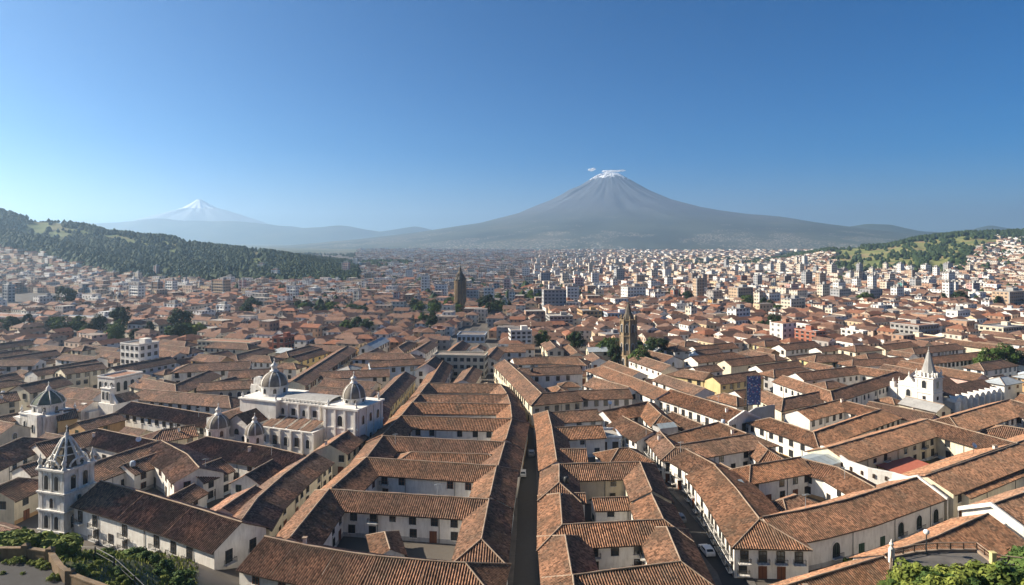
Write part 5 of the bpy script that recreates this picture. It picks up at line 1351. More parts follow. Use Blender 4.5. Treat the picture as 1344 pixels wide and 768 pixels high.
def far_house(mb, rb, fb, x, y, z, th, L, W, h, hip, flat, tint):
    c, s = math.cos(th), math.sin(th)
    def q(i, j, zz): return (x + c * i * L / 2 - s * j * W / 2, y + s * i * L / 2 + c * j * W / 2, zz)
    P = [q(-1, -1, 0), q(1, -1, 0), q(1, 1, 0), q(-1, 1, 0)]
    cen = Vector((x, y)); mb.tint = rb.tint = fb.tint = tint
    for i in range(4):
        a, b = P[i], P[(i + 1) % 4]; mx, my = (a[0] + b[0]) / 2, (a[1] + b[1]) / 2
        if (mx - x) * x + (my - y) * y > 0.2 * math.hypot(x, y) and not True: continue
        k = len(mb.v); ll = L if i % 2 == 0 else W
        mb.v += [(a[0], a[1], z - 2), (b[0], b[1], z - 2), (b[0], b[1], z + h), (a[0], a[1], z + h)]; mb.t += [tint] * 4
        mb.f.append((k, k + 1, k + 2, k + 3)); mb.m.append(0); mb.sm.append(False); mb.uv += [(0, -2), (ll, -2), (ll, h), (0, h)]
    if flat:
        k = len(fb.v); fb.v += [q(-1.02, -1.02, z + h), q(1.02, -1.02, z + h), q(1.02, 1.02, z + h), q(-1.02, 1.02, z + h)]; fb.t += [tint] * 4
        fb.f.append((k, k + 1, k + 2, k + 3)); fb.m.append(0); fb.sm.append(False); fb.uv += [(0, 0), (L, 0), (L, W), (0, W)]
        if tint > .6:
            fb.box(x + L * .2 * c, y + L * .2 * s, z + h, 3, 2.6, 2, rot=th)
    else:
        rise = W * .24; e = 1.06; r = (1 - W / L) if hip else 1.02
        A, B, C_, D__ = q(-e, -e, z + h - .1), q(e, -e, z + h - .1), q(e, e, z + h - .1), q(-e, e, z + h - .1)
        R0, R1 = q(-r, 0, z + h + rise), q(r, 0, z + h + rise)
        for pts, uv in (((A, B, R1, R0), ((0, W / 2), (L, W / 2), (L * .8, 0), (L * .2, 0))), ((C_, D__, R0, R1), ((0, W / 2), (L, W / 2), (L * .8, 0), (L * .2, 0)))):
            k = len(rb.v); rb.v += list(pts); rb.t += [tint] * 4; rb.f.append((k, k + 1, k + 2, k + 3)); rb.m.append(0); rb.sm.append(False); rb.uv += list(uv)
        for pts, m_ in (((B, C_, R1), 0), ((D__, A, R0), 0)):
            k = len(rb.v); rb.v += list(pts); rb.t += [tint] * 3; rb.f.append((k, k + 1, k + 2)); rb.m.append(0 if hip else 1); rb.sm.append(False); rb.uv += [(0, W / 2), (W, W / 2), (W / 2, 0)]
walls, roofs, flats = MB(), MB(), MB()
rh = random.Random(77)
count = 0
HOUSE_SPOTS = []
def zone(px, py, x, y, z):
    """what stands here: 1 houses, 0 nothing"""
    D = y
    if px < 470 and y > 880:                     # left hill: houses only on its lower slopes at the far side
        Dr = float(np.interp(px, LH_P, LH_R)); t_ = (D - 900) / (Dr - 900)
        return 1 if t_ < float(np.interp(px, [-60, 0, 60, 112, 182, 260, 340, 470], [.5, .46, .36, .22, .08, .02, .0, .0])) else 0
    if 470 <= px < 540 and 1350 < D < 1750 and hash_noise(px * .07, D * .01) >= -.2: return 0
    if px > 940 and z > 1.5:
        t_ = (D - np.interp(px, [900, 1100, 1344], [1400, 1050, 950])) / (1900 - np.interp(px, [900, 1100, 1344], [1400, 1050, 950]))
        if D > 1900: return 0
        if px < 1095: return 1 if t_ < .93 else 0
        if px < 1270: return 1 if t_ < .14 + .1 * math.sin(px * .06) else 0
        return 1 if (t_ < .9 + .06 * math.sin(px * .05) and not (t_ > .30 and px < 1270 + (t_ - .3) * 60)) else 0
    return 1
D = 318.0
while D < 4300:
    g = 11.0 + (D - 318) * .0031
    half = (760 / FPX) * D
    x = -half
    while x < half:
        px = CX + FPX * x / D
        sec = sector(px) if D < 1500 else sector(px) * .6
        xx, yy = x + rh.uniform(-.28, .28) * g, D + rh.uniform(-.28, .28) * g
        x += g * rh.uniform(.95, 1.35)
        th0 = R(sec); u = xx * math.cos(th0) + yy * math.sin(th0); v = -xx * math.sin(th0) + yy * math.cos(th0)
        if (u % 74) < 7 or (v % 62) < 6: continue
        if rh.random() < .04 or (D > 3000 and rh.random() < (D - 3000) / 1500): continue
        pz = H1(xx, yy)
        if yy < 330 and False: continue
        if yy < 750:
            if not occ_rect(xx, yy, g * .9, g * .7, th0, mark=False, lim=.03): continue
        elif any(abs(xx - a) < r_ and abs(yy - b) < r_ for a, b, r_ in TPOS): continue
        if zone(px, 0, xx, yy, pz) == 0: continue
        if yy > 1500 and rh.random() < (.25 + .25 * (hash_noise(xx * .004, yy * .004) > .25)): continue
        th = th0 + (math.pi / 2 if rh.random() < .5 else 0) + rh.uniform(-.06, .06)
        L = g * rh.uniform(.85, 1.25); W = min(g * rh.uniform(.55, .82), 15)
        modern = min(.8, max(.08, (yy - 390) / 950)) * (1.0 if pz < 3 else .8)
        flat = rh.random() < modern
        h = rh.uniform(3.5, 6.5) if not flat else rh.choice([rh.uniform(4, 7.5), rh.uniform(5, 9), rh.uniform(7, 12)])
        if pz > 3: h = min(h, 8)
        far_house(walls, roofs, flats, xx, yy, pz, th, L, W, h, rh.random() < .6, flat, (rh.choice([rh.uniform(.15, .3), rh.uniform(.55, .7), rh.uniform(.9, 1)]) if px < 560 and not flat and rh.random() < .7 else rh.random())); count += 1
    D += g * (.84 if D < 1500 else .95)
print("far houses", count)
o = walls.build("distant_houses", [M["city_wall"]]); o["kind"] = 'stuff'
r_ = roofs.build("tiled_roofs", [M["city_roof"], M["city_wall"]], o); r_["kind"] = 'stuff'
r_ = flats.build("flat_roofs", [M["flat_roof"]], o); r_["kind"] = 'stuff'
# ------------------------------------------------------------------ trees and plants
def crown_mesh(name, seed, W, Hc, z0, nblob, leaves, leaf, mat, shape="round"):
    rr = random.Random(seed); mb = MB()
    for b in range(nblob):
        while True:
            p = Vector((rr.uniform(-1, 1), rr.uniform(-1, 1), rr.uniform(-1, 1)))
            if p.length < 1: break
        p = p.normalized() * (p.length ** .45) * .78
        if shape == "tall": w = (1 - .75 * max(0, (p.z + .2)) / 1.2)
        elif shape == "bush": w = 1.0; p.z = abs(p.z)
        else: w = 1.0
        c = Vector((p.x * W * w, p.y * W * w, z0 + Hc * (.5 + .5 * p.z) if shape != "bush" else Hc * p.z))
        rb = W * rr.uniform(.26, .42) * (.7 + .3 * w); bt = rr.uniform(0, .75)
        for _ in range(leaves):
            n_ = Vector((rr.gauss(0, 1), rr.gauss(0, 1), rr.gauss(0, 1) + .25)).normalized()
            q = c + n_ * rb * rr.uniform(.72, 1.08)
            a = n_.orthogonal().normalized(); a = (a + n_.cross(a) * rr.uniform(-2, 2) + n_ * rr.uniform(-.5, .5)).normalized(); bb = (n_ + Vector((rr.uniform(-.6, .6), rr.uniform(-.6, .6), rr.uniform(-.6, .6)))).cross(a).normalized()
            s = leaf * rr.uniform(.6, 1.3)
            k = len(mb.v); mb.v += [tuple(q - a * s), tuple(q + bb * s * .6), tuple(q + a * s), tuple(q - bb * s * .6)]
            t_ = min(.999, max(0, bt + rr.uniform(-.12, .2))); mb.t += [t_] * 4
            mb.f.append((k, k + 1, k + 2, k + 3)); mb.m.append(0); mb.sm.append(False); mb.uv += [(0, 0), (1, 0), (1, 1), (0, 1)]
    return mb.mesh(name, [M[mat]])
def trunk_mesh(seed, h, r, W, z0):
    rr = random.Random(seed); mb = MB(); p = Vector((0, 0, -.5))
    top = Vector((rr.uniform(-.3, .3), rr.uniform(-.3, .3), h))
    mb.tube(p, (top.x * .5, top.y * .5, h * .5), r, r * .75, 8); mb.tube((top.x * .5, top.y * .5, h * .5), top, r * .75, r * .35, 8)
    for i in range(6):
        a = i * 1.05 + rr.uniform(-.3, .3); z = z0 + (h - z0) * rr.uniform(-.1, .5)
        mb.tube((top.x * .4, top.y * .4, z), (math.cos(a) * W * .6, math.sin(a) * W * .6, z + (h - z) * .6 + .5), r * .4, r * .12, 5)
    return mb.mesh("trunk", [M["trunk_bark"]])
PROTO = {}
for k, sh, mat in (('d', "tall", "foliage_dark"), ('m', "round", "foliage_mid"), ('l', "round", "foliage_light"), ('r', "round", "foliage_dark")):
    PROTO[k] = [(crown_mesh("crown", 10 * i + ord(k), .36 if sh != "tall" else .27, .80 if sh != "tall" else .93, .2 if sh != "tall" else .06, 26, 85, .034, mat, sh), trunk_mesh(i + ord(k), .72, .028, .3, .25)) for i in range(3)]
KN = {'d': ("cypress_tree", "tall dark conical tree"), 'm': ("broadleaf_tree", "green broadleaf tree"), 'l': ("broadleaf_tree", "pale yellow-green tree"), 'r': ("broadleaf_tree", "dark round tree")}
SZ = {(160, 438): ('r', 16), (237, 440): ('r', 15), (85, 406): ('r', 18), (757, 466): ('r', 11.5), (262, 446): ('l', 9)}
TL = {(160, 438): "big dark bushy tree, western one of the two beyond the white modern block", (237, 440): "big dark bushy tree, eastern one of the two beyond the white modern block", (757, 466): "large round dark green tree standing alone beside the central rooftops",
      (262, 446): "yellowish green tree next to the two big dark trees", (85, 406): "very large dark tree far off below the left hill"}
tu = {}
for i, (px, py, h, k) in enumerate(TREES_MID):
    key = (px, py); lab = TL.get(key)
    if key in SZ: k, h = SZ[key]
    elif k == 'd' and i % 3: k = 'r'
    x, y = G(px, py); nm, ds = KN[k]
    t = empty(nm, x, y, H1(x, y), rp.uniform(0, 6.28)); t["category"] = "tree"; t["group"] = "trees among the houses"
    cm, tm = PROTO[k][i % 3]; s = h * (1.15 if k != 'd' else 1.25); wd = s * rp.uniform(1.0, 1.45)
    inst("crown", cm, t, Matrix.Diagonal((wd, wd, s, 1))); inst("trunk", tm, t, Matrix.Diagonal((s, s, s, 1)))
    if not lab:
        l = min(LM, key=lambda l: math.hypot(px - l[1], (py - l[2]) * 2)); dx, dy = px - l[1], (py - l[2]) * 2
        rel = ("right of" if dx > 0 else "left of") if abs(dx) > abs(dy) else ("in front of" if dy > 0 else "behind")
        q = tu.get((ds, rel, l[0]), 0); tu[(ds, rel, l[0])] = q + 1
        lab = f"{ds} {rel} {l[0]}" if q == 0 else f"{ds}, {(ORD + ['nineteenth', 'twentieth', 'last'])[min(q, 20)]} {rel} {l[0]}"
    t["label"] = lab
# forest on the hills and woods on the plain: one mass
def forest(name, spots, mat, sz):
    mb = MB(); rr = random.Random(11)
    for (x, y, z, h) in spots:
        w = h * rr.uniform(.28, .62); tt = rr.random(); n = 6; a0 = rr.uniform(0, 6.28)
        prof = [(w * .55, .08), (w, .32), (w * .85, .58), (w * .5, .82), (w * .06, 1.0)]
        ringp = []
        for (r0, f) in prof:
            ringp.append([(x + r0 * rr.uniform(.7, 1.3) * math.cos(a0 + 2 * math.pi * i / n), y + r0 * rr.uniform(.7, 1.3) * math.sin(a0 + 2 * math.pi * i / n), z - 1 + h * f * rr.uniform(.92, 1.08)) for i in range(n)])
        k = len(mb.v)
        for rg in ringp: mb.v += rg
        for j in range(len(prof)):
            for i in range(n): mb.t.append(min(.99, max(0, tt * .3 + .1 + rr.uniform(-.1, .25))))
        for j in range(len(prof) - 1):
            for i in range(n):
                mb.f.append((k + j * n + i, k + j * n + (i + 1) % n, k + (j + 1) * n + (i + 1) % n, k + (j + 1) * n + i)); mb.m.append(0); mb.sm.append(False); mb.uv += [(0, 0)] * 4
    o = mb.build(name, [M[mat]]); o["kind"] = 'stuff'
    return o
rw = random.Random(9); sp = []
for _ in range(36000):
    px = rw.uniform(-90, 470); f = rw.random()
    Dr = float(np.interp(px, LH_P, LH_R)); t_ = rw.uniform(0, 1.12); D = 900 + t_ * (Dr - 900); x = (px - CX) / FPX * D
    lim = float(np.interp(px, [-60, 0, 60, 112, 182, 260, 340, 470], [.5, .46, .36, .22, .08, .02, .0, .0]))
    if t_ < lim: continue
    z_ = H1(x, D); py = HY + FPX * (CAMH - z_) / D
    spur1 = px < 195 and py > np.interp(px, [-60, 0, 50, 100, 160, 195], [296, 303, 312, 324, 348, 358])
    spur2 = 95 < px < 305 and np.interp(px, [95, 140, 200, 260, 305], [310, 316, 330, 350, 366]) < py < np.interp(px, [95, 140, 200, 250, 305], [322, 340, 357, 368, 372])
    spur3 = px > 235 and py > np.interp(px, [235, 300, 360, 470], [318, 328, 334, 345]) and not (300 < px < 330 and py > 356)
    nz = hash_noise(px * .05, D * .006) + .6 * hash_noise(px * .13 + 4, D * .02)
    dense = spur1 or spur2 or (spur3 and (px > 350 or nz > -.5)) or (t_ > .95 and nz > -.4)
    if not dense:
        if nz < .6 and rw.random() < .96: continue
    elif rw.random() < .04: continue
    sp.append((x, D, H1(x, D), rw.uniform(5, 14) if t_ < .9 else rw.uniform(4, 12)))
    if len(sp) > 15000: break
for _ in range(9000):                         # wooded tail of the hill and the dark wood belts on the plain
    px, D = rw.choice([(rw.uniform(400, 540), rw.uniform(1350, 1750)), (rw.uniform(400, 470), rw.uniform(1000, 1400)), (rw.uniform(880, 1010), rw.uniform(1500, 1900))])
    if px > 470 and (rw.random() < .45 or hash_noise(px * .07, D * .01) < -.2): continue
    if px < 600 and D < 1060 + (px - 400) * 1.2: continue
    x = (px - CX) / FPX * D; sp.append((x, D, H1(x, D), rw.uniform(8, 13)))
    if len(sp) > 19000: break
for _ in range(16000):
    px = rw.uniform(1010, 1400); D0 = float(np.interp(px, [900, 1100, 1344], [1400, 1050, 950])); t_ = rw.uniform(.08, 1.05); D = D0 + t_ * (1900 - D0); x = (px - CX) / FPX * D
    if px < 1095: ok = t_ > .93
    elif px < 1275:
        g_ = hash_noise(px * .09, D * .004)
        ok = (t_ > .95 and px > 1130) or (t_ > .15 and g_ > .74) or (px > 1205 + (1 - t_) * 40 and .35 < t_ < .8 and hash_noise(px * .07 + 2, D * .006) > .3) or rw.random() < .025
    else: ok = (t_ > .86 and rw.random() < .7) or rw.random() < .02
    if ok: sp.append((x, D, H1(x, D), rw.uniform(8, 14)))
    if len(sp) > 25000: break
forest("forest", sp, "foliage_forest", 12)
sp = []
for _ in range(9500):                          # garden trees among the far houses
    D = math.sqrt(rw.uniform(420 ** 2, 2900 ** 2)); px = rw.uniform(-60, 1400); x = (px - CX) / FPX * D
    if hash_noise(x * .006 + 3, D * .006) < (-.1 if D > 900 else .35): continue
    z = H1(x, D); 
    if D < 750 and not occ_rect(x, D, 4, 4, 0, mark=False, lim=.1): continue
    sp.append((x, D, z, rw.uniform(6, 11)))
forest("garden_woods", sp, "foliage_forest", 9)

# ------------------------------------------------------------------ viewer's slopes: shrubs, wall, fence, terrace
def ground_ok(px, D): x = (px - CX) / FPX * D; return x, D, H1(x, D)
BUSH = [crown_mesh("foliage", 300 + i, 1.0, 1.15, 0, 14, 110, .10, m_, "bush") for i, m_ in enumerate(("foliage_mid", "foliage_light", "foliage_light"))]
SH = []
def shrub(px, D, s, k, lab=None, z=None):
    x, y, zz = ground_ok(px, D)
    o = bpy.data.objects.new("shrub", BUSH[k]); o.location = (x, y, zz if z is None else z); o.scale = (s * rp.uniform(.9, 1.3), s * rp.uniform(.9, 1.3), s * rp.uniform(.7, 1.05)); o.rotation_euler = (0, 0, rp.uniform(0, 6.28))
    o["category"] = "shrub"; o["group"] = "shrubs on the near slopes"; o["label"] = lab or "leafy green shrub in the thicket on the near slope"
    col_link(o); occ_rect(x, y, s, s, 0); SH.append(o)
# hillside grass, fine leaves
def path_box(mb, P, w, z0, z1, mat=0, closed=False):
    """extruded wall along a path of (x, y); z0, z1 numbers or lists"""
    P = [Vector(p) for p in P]; A, B = offs(P, False, w / 2), offs(P, False, -w / 2)
    Z0 = z0 if isinstance(z0, list) else [z0] * len(P); Z1 = z1 if isinstance(z1, list) else [z1] * len(P)
    for i in range(len(P) - 1):
        for E, s in ((A, 1), (B, -1)):
            n_ = (A[i] - B[i]) * s
            mb.poly([(E[i].x, E[i].y, Z0[i]), (E[i + 1].x, E[i + 1].y, Z0[i + 1]), (E[i + 1].x, E[i + 1].y, Z1[i + 1]), (E[i].x, E[i].y, Z1[i])], mat, out=(n_.x, n_.y, 0))
        mb.poly([(A[i].x, A[i].y, Z1[i]), (A[i + 1].x, A[i + 1].y, Z1[i + 1]), (B[i + 1].x, B[i + 1].y, Z1[i + 1]), (B[i].x, B[i].y, Z1[i])], mat, out=(0, 0, 1))
    for i, s in ((0, -1), (len(P) - 1, 1)):
        mb.poly([(A[i].x, A[i].y, Z0[i]), (B[i].x, B[i].y, Z0[i]), (B[i].x, B[i].y, Z1[i]), (A[i].x, A[i].y, Z1[i])], mat)
def at(px, D): return ((px - CX) / FPX * D, D)
# lookout path and its stone wall
WP = [at(-60, 88.5), at(0, 88), at(34, 88), at(66, 87), at(80, 83), at(92, 81.3), at(112, 79.8), at(135, 78.4), at(165, 76.5)]
t = empty("stone_wall", *WP[1]); tag(t, "low ochre stone parapet with rounded coping bending around the lookout path", "wall")
for P_, z0, z1, w, nm, mt in ((WP, 15.5, 19.3, .5, "masonry", "terrace_stone"), (WP, 19.3, 19.48, .62, "coping", "terrace_stone")):
    b = MB(); path_box(b, [(p[0] - WP[1][0], p[1] - WP[1][1]) for p in P_], w, z0, z1); b.build(nm, [M[mt]], t)
for q in (WP[2], WP[3], WP[5]):
    b = MB(); b.box(q[0] - WP[1][0], q[1] - WP[1][1], 15.5, .8, .8, 4.2); b.lathe(q[0] - WP[1][0], q[1] - WP[1][1], [(.55, 19.7), (.55, 19.85), (0, 20.1)], 4, rot=.78, smooth=False); b.build("pier", [M["terrace_stone"]], t)
b = MB(); LP_ = [at(-80, 88), at(0, 87.6), at(60, 86.6), at(78, 82.6), at(90, 80.9), at(110, 79.4), at(163, 76.2), at(163, 60), at(-80, 60)]
b.poly([(p[0], p[1], 17.98) for p in LP_], out=(0, 0, 1)); o = b.build("path", [M["asphalt"]]); o["kind"] = 'structure'
# metal fence down the slope
FP = [at(73, 97), at(98, 95), at(125, 93), at(150, 91), at(177, 89), at(205, 87), at(230, 85)]
t = empty("metal_fence", *FP[2]); tag(t, "thin metal fence with dark posts running down the shrubby slope", "fence")
for p in FP:
    b = MB(); z = H1(*p); b.box(p[0] - FP[2][0], p[1] - FP[2][1], z - .3, .14, .14, 2.1); b.build("post", [M["iron"]], t)
b = MB()
for p, q in zip(FP[:-1], FP[1:]):
    for h in (1.0, 1.7): b.tube((p[0] - FP[2][0], p[1] - FP[2][1], H1(*p) + h), (q[0] - FP[2][0], q[1] - FP[2][1], H1(*q) + h), .025 if h < 1.5 else .045, n=5)
b.build("rail", [M["concrete"]], t)
for px, D, s in ((8, 85.6, .5), (22, 86, .7), (40, 85.6, .45), (52, 86, .8), (64, 85, .6), (76, 81, .6), (98, 79, .5), (4, 84, .35), (30, 84, .3), (88, 77.5, .45)): pass
# railed terrace at the other side
TP = [at(1168, 80), at(1170, 85.9), at(1200, 87.2), at(1230, 87.8), at(1282, 87.9), at(1303, 84.6), at(1344, 83.6), at(1400, 83)]
o0 = TP[3]; t = empty("lookout_terrace", *o0); tag(t, "grey paved lookout terrace with pale railing above the tiled roofs", "terrace")
b = MB(); PL = TP + [at(1400, 70), at(1160, 70)]; pl = [(p[0] - o0[0], p[1] - o0[1]) for p in PL]
b.poly([(x, y, 19.0) for x, y in pl], 0, out=(0, 0, 1))
for i in range(len(pl)):
    a, c = pl[i], pl[(i + 1) % len(pl)]; b.wall(a, c, 0, 19.0, 1)
b.build("slab", [M["paving"], M["terrace_stone"]], t)
b = MB(); path_box(b, [(p[0] - o0[0], p[1] - o0[1]) for p in TP], .35, 18.6, 19.3); b.build("kerb", [M["mortar"]], t)
b = MB(); r_pts = [(p[0] - o0[0], p[1] - o0[1]) for p in TP]
for a, c in zip(r_pts[:-1], r_pts[1:]):
    for h in (19.75, 20.15): b.tube((a[0], a[1], h), (c[0], c[1], h), .045 if h < 20 else .08, n=6)
b.build("rail", [M["mortar"]], t)
for a, c in zip(r_pts[:-1], r_pts[1:]):
    L = math.hypot(c[0] - a[0], c[1] - a[1]); n = max(1, int(L / 1.6))
    for k in range(n): f = k / n; b = MB(); b.box(a[0] + (c[0] - a[0]) * f, a[1] + (c[1] - a[1]) * f, 19.3, .12, .12, .85); b.build("post", [M["dark_wood"]], t)
for px, D in ((1170, 85.6), (1303, 84.5)):
    q = at(px, D); b = MB(); b.box(q[0] - o0[0], q[1] - o0[1], 18.6, .55, .55, 1.8); (pinnacle(b, q[0] - o0[0], q[1] - o0[1], 20.4, .3, 1.3) if px < 1200 else b.box(q[0] - o0[0], q[1] - o0[1], 20.4, .7, .7, .1, bottom=True)); b.build("pier", [M["yellow_paint"] if px > 1200 else M["white_stone"]], t)
x, y = at(1216, 87.0); t = empty("lamp_post", x, y, 19.0); tag(t, "short lamp post with pale round globe at the terrace railing", "street lamp")
b = MB(); b.tube((0, 0, 0), (0, 0, 2.6), .07); b.lathe(0, 0, [(.2, 0), (.2, .2), (.08, .4)], 8); b.build("post", [M["iron"]], t)
b = MB(); b.lathe(0, 0, [(.05, 2.55), (.3, 2.75), (.36, 2.95), (.3, 3.15), (0, 3.3)], 12); b.build("globe", [M["white_paint"]], t)
# shrubs
sd = [("clipped", 4, 101, 2.6, 0)]
rq = random.Random(31)
PLACE = ["beside the ornate bell tower's foot", "behind the stone parapet", "along the metal fence", "under the iron balconies"]
k_ = 0
SL = []
for _ in range(34): SL.append((rq.uniform(-40, 78), rq.uniform(90, 101), rq.uniform(2.4, 3.7), rq.choice([0, 1, 2, 1])))
for _ in range(46): SL.append((rq.uniform(80, 240), rq.uniform(80, 106), rq.uniform(.4, 1.15), rq.choice([1, 2, 1, 2, 0])))
for _ in range(8): SL.append((rq.uniform(-40, 20), rq.uniform(101, 110), rq.uniform(3.2, 4.4), 0))
for px, D, s, k in ((178, 103, 2.2, 0), (192, 101, 1.9, 0), (235, 98, 2.3, 0), (215, 99, 1.8, 0), (139, 108, 1.5, 0)): SL.append((px, D, s, k))
for px, D, s, k in SL: shrub(px, D, s, k, ("dark leafy shrub thicket, one of many on the slope left of the metal fence" if k == 0 else "sunlit yellow green shrub, one of many on the slope by the stone parapet"))
for _ in range(46):
    px = rq.uniform(1130, 1400); D = rq.uniform(58, 74)
    if px < 1190 and D > 70: continue
    shrub(px, D, rq.choice([rq.uniform(.8, 1.6), rq.uniform(1.5, 2.5)]), rq.choice([0, 1, 1]), "bushy green shrub, one of many covering the slope below the railed terrace", None)
for px, D, s in ((1338, 100, 3.4), (1352, 97, 3.6), (1330, 92, 2.4), (1346, 90, 2.6)): shrub(px, D, s, 0, "dense green shrub growing beside the white gabled house and the terrace", 12 if D < 98 else 9)
for px, D, s in ((8, 86.8, .6), (22, 86.8, .9), (40, 86.4, .55), (52, 86.4, .9), (62, 85.6, .7), (70, 82.5, .8), (90, 79.6, .6), (4, 84, .35), (30, 84, .3), (86, 78.5, .5)): shrub(px, D, s, 1, 'small weedy shrub at the inner foot of the stone parapet, on the path', 17.98)
# grass on the slopes
mb = MB(); rg = random.Random(4)
for _ in range(14000):
    if rg.random() < .6: px, D = rg.uniform(-60, 260), rg.uniform(76, 124)
    else: px, D = rg.uniform(1120, 1400), rg.uniform(62, 78)
    x, y = at(px, D)
    if px < 170 and D < 89 - max(0, px - 60) * .13: continue
    z = H1(x, y); s = rg.uniform(.15, .4); a = rg.uniform(0, 3.14); mb.tint = rg.random()
    mb.poly([(x - s * math.cos(a) * .5, y - s * math.sin(a) * .5, z - .05), (x + s * math.cos(a) * .5, y + s * math.sin(a) * .5, z - .05), (x + rg.uniform(-.2, .2), y + rg.uniform(-.2, .2), z + s * 1.5)], 0)
o = mb.build("grass", [M["foliage_light"]]); o["kind"] = 'stuff'

# ------------------------------------------------------------------ vehicles
def car_proto(col, van=False):
    b = MB(); L, W = (4.9, 1.9) if van else (4.2, 1.75)
    side = [(-L / 2, .35), (-L / 2, .85), (-L / 2 + .15, 1.0)] + ([(-L / 2 + .5, 1.95), (L / 2 - 1.0, 1.98), (L / 2 - .15, 1.1)] if van else [(-L / 2 + .75, 1.42), (L / 2 - 1.75, 1.45), (L / 2 - 1.05, .95)]) + [(L / 2, .8), (L / 2, .35)]
    def y_of(z): return W / 2 * (1 - max(0, z - .95) * .22)
    lf = [(x, y_of(z), z) for x, z in side]; rt = [(x, -y_of(z), z) for x, z in side]
    b.poly(lf, 0, out=(0, 1, 0)); b.poly(rt, 0, out=(0, -1, 0))
    for i in range(len(side)):
        j = (i + 1) % len(side); b.poly([lf[i], lf[j], rt[j], rt[i]], 0, out=((side[i][0] + side[j][0]) / 2, 0, (side[i][1] + side[j][1]) / 2 - .8))
    body = b.mesh("body", [M[col]])
    g = MB(); top = 1.9 if van else 1.4
    for s in (1, -1):
        g.poly([(-L / 2 + .75, s * (y_of(1.05) + .01), 1.05), (L / 2 - 1.3, s * (y_of(1.05) + .01), 1.05), (L / 2 - 1.8, s * (y_of(top - .06) + .012), top - .06), (-L / 2 + 1.0, s * (y_of(top - .06) + .012), top - .06)], 0, out=(0, s, 0))
    if van: g.poly([(L / 2 - .17, -.7, 1.15), (L / 2 - .17, .7, 1.15), (L / 2 - .95, .65, 1.9), (L / 2 - .95, -.65, 1.9)], 0, out=(1, 0, .3))
    else: g.poly([(L / 2 - 1.06, -.68, 1.02), (L / 2 - 1.06, .68, 1.02), (L / 2 - 1.68, .6, 1.42), (L / 2 - 1.68, -.6, 1.42)], 0, out=(1, 0, .5))
    g.poly([(-L / 2 + .22, -.66, 1.1), (-L / 2 + .22, .66, 1.1), (-L / 2 + (.47 if van else .68), .6, top - .02), (-L / 2 + (.47 if van else .68), -.6, top - .02)], 0, out=(-1, 0, .4))
    glass = g.mesh("glazing", [M["window_glass"]])
    w = MB()
    w.tube((0, -.1, 0), (0, .1, 0), .32, n=14, cap=True); w.poly([(.32 * math.cos(a), -.1, .32 * math.sin(a)) for a in [2 * math.pi * i / 14 for i in range(14)]], out=(0, -1, 0))
    return body, glass, w.mesh("wheel", [M["rubber"]]), L, W
CP = {k: car_proto(*k) for k in (("car_white", False), ("car_red", False), ("car_grey", False), ("car_white", True))}
def car(k, x, y, rz, lab):
    bd, gl, wh, L, W = CP[k]; t = empty("parked_van" if k[1] else "parked_car", x, y, .01, rz); tag(t, lab, "van" if k[1] else "car", "vehicles in the narrow streets")
    inst("body", bd, t); inst("window", gl, t)
    for sx in (-1, 1):
        for sy in (-1, 1): inst("wheel", wh, t, Matrix.Translation((sx * L * .32, sy * (W / 2 - .1), .32)))
def along(P, yq):
    for a, b in zip(P[:-1], P[1:]):
        if min(a.y, b.y) <= yq <= max(a.y, b.y):
            f = (yq - a.y) / (b.y - a.y); p = a.lerp(b, f); d = unit(a, b); return p, d
cars = [(ST_C, 170, 1.2, ("car_white", False), "small white car in the shaded central street, nearest the viewer"), (ST_C, 186, -1.2, ("car_grey", False), "dark grey car in the shaded central street"), (ST_C, 199, 1.2, ("car_white", True), "white van in the shaded central street"),
        (ST_C, 212, 1.2, ("car_red", False), "red car in the shaded central street"), (ST_C, 226, -1.2, ("car_white", False), "white car where the central street starts to bend"), (ST_C, 262, 1.2, ("car_red", False), "red car on the bend below the corner house"), (ST_C, 280, 1.2, ("car_white", False), "white car on the bend below the corner house"),
        (ST_R, 128, 1.2, ("car_white", False), "white car in the street below the pilastered front"), (ST_R, 143, 1.2, ("car_grey", False), "grey car in the street below the pilastered front"), (ST_L, 214, -1.1, ("car_white", True), "white van in the street beside the twin domed church")]
for P, yq, off, k, lab in cars:
    r_ = along(P, yq)
    if r_:
        p, d = r_; n_ = Vector((-d.y, d.x)); q = p + n_ * off; car(k, q.x, q.y, math.atan2(d.y, d.x), lab)

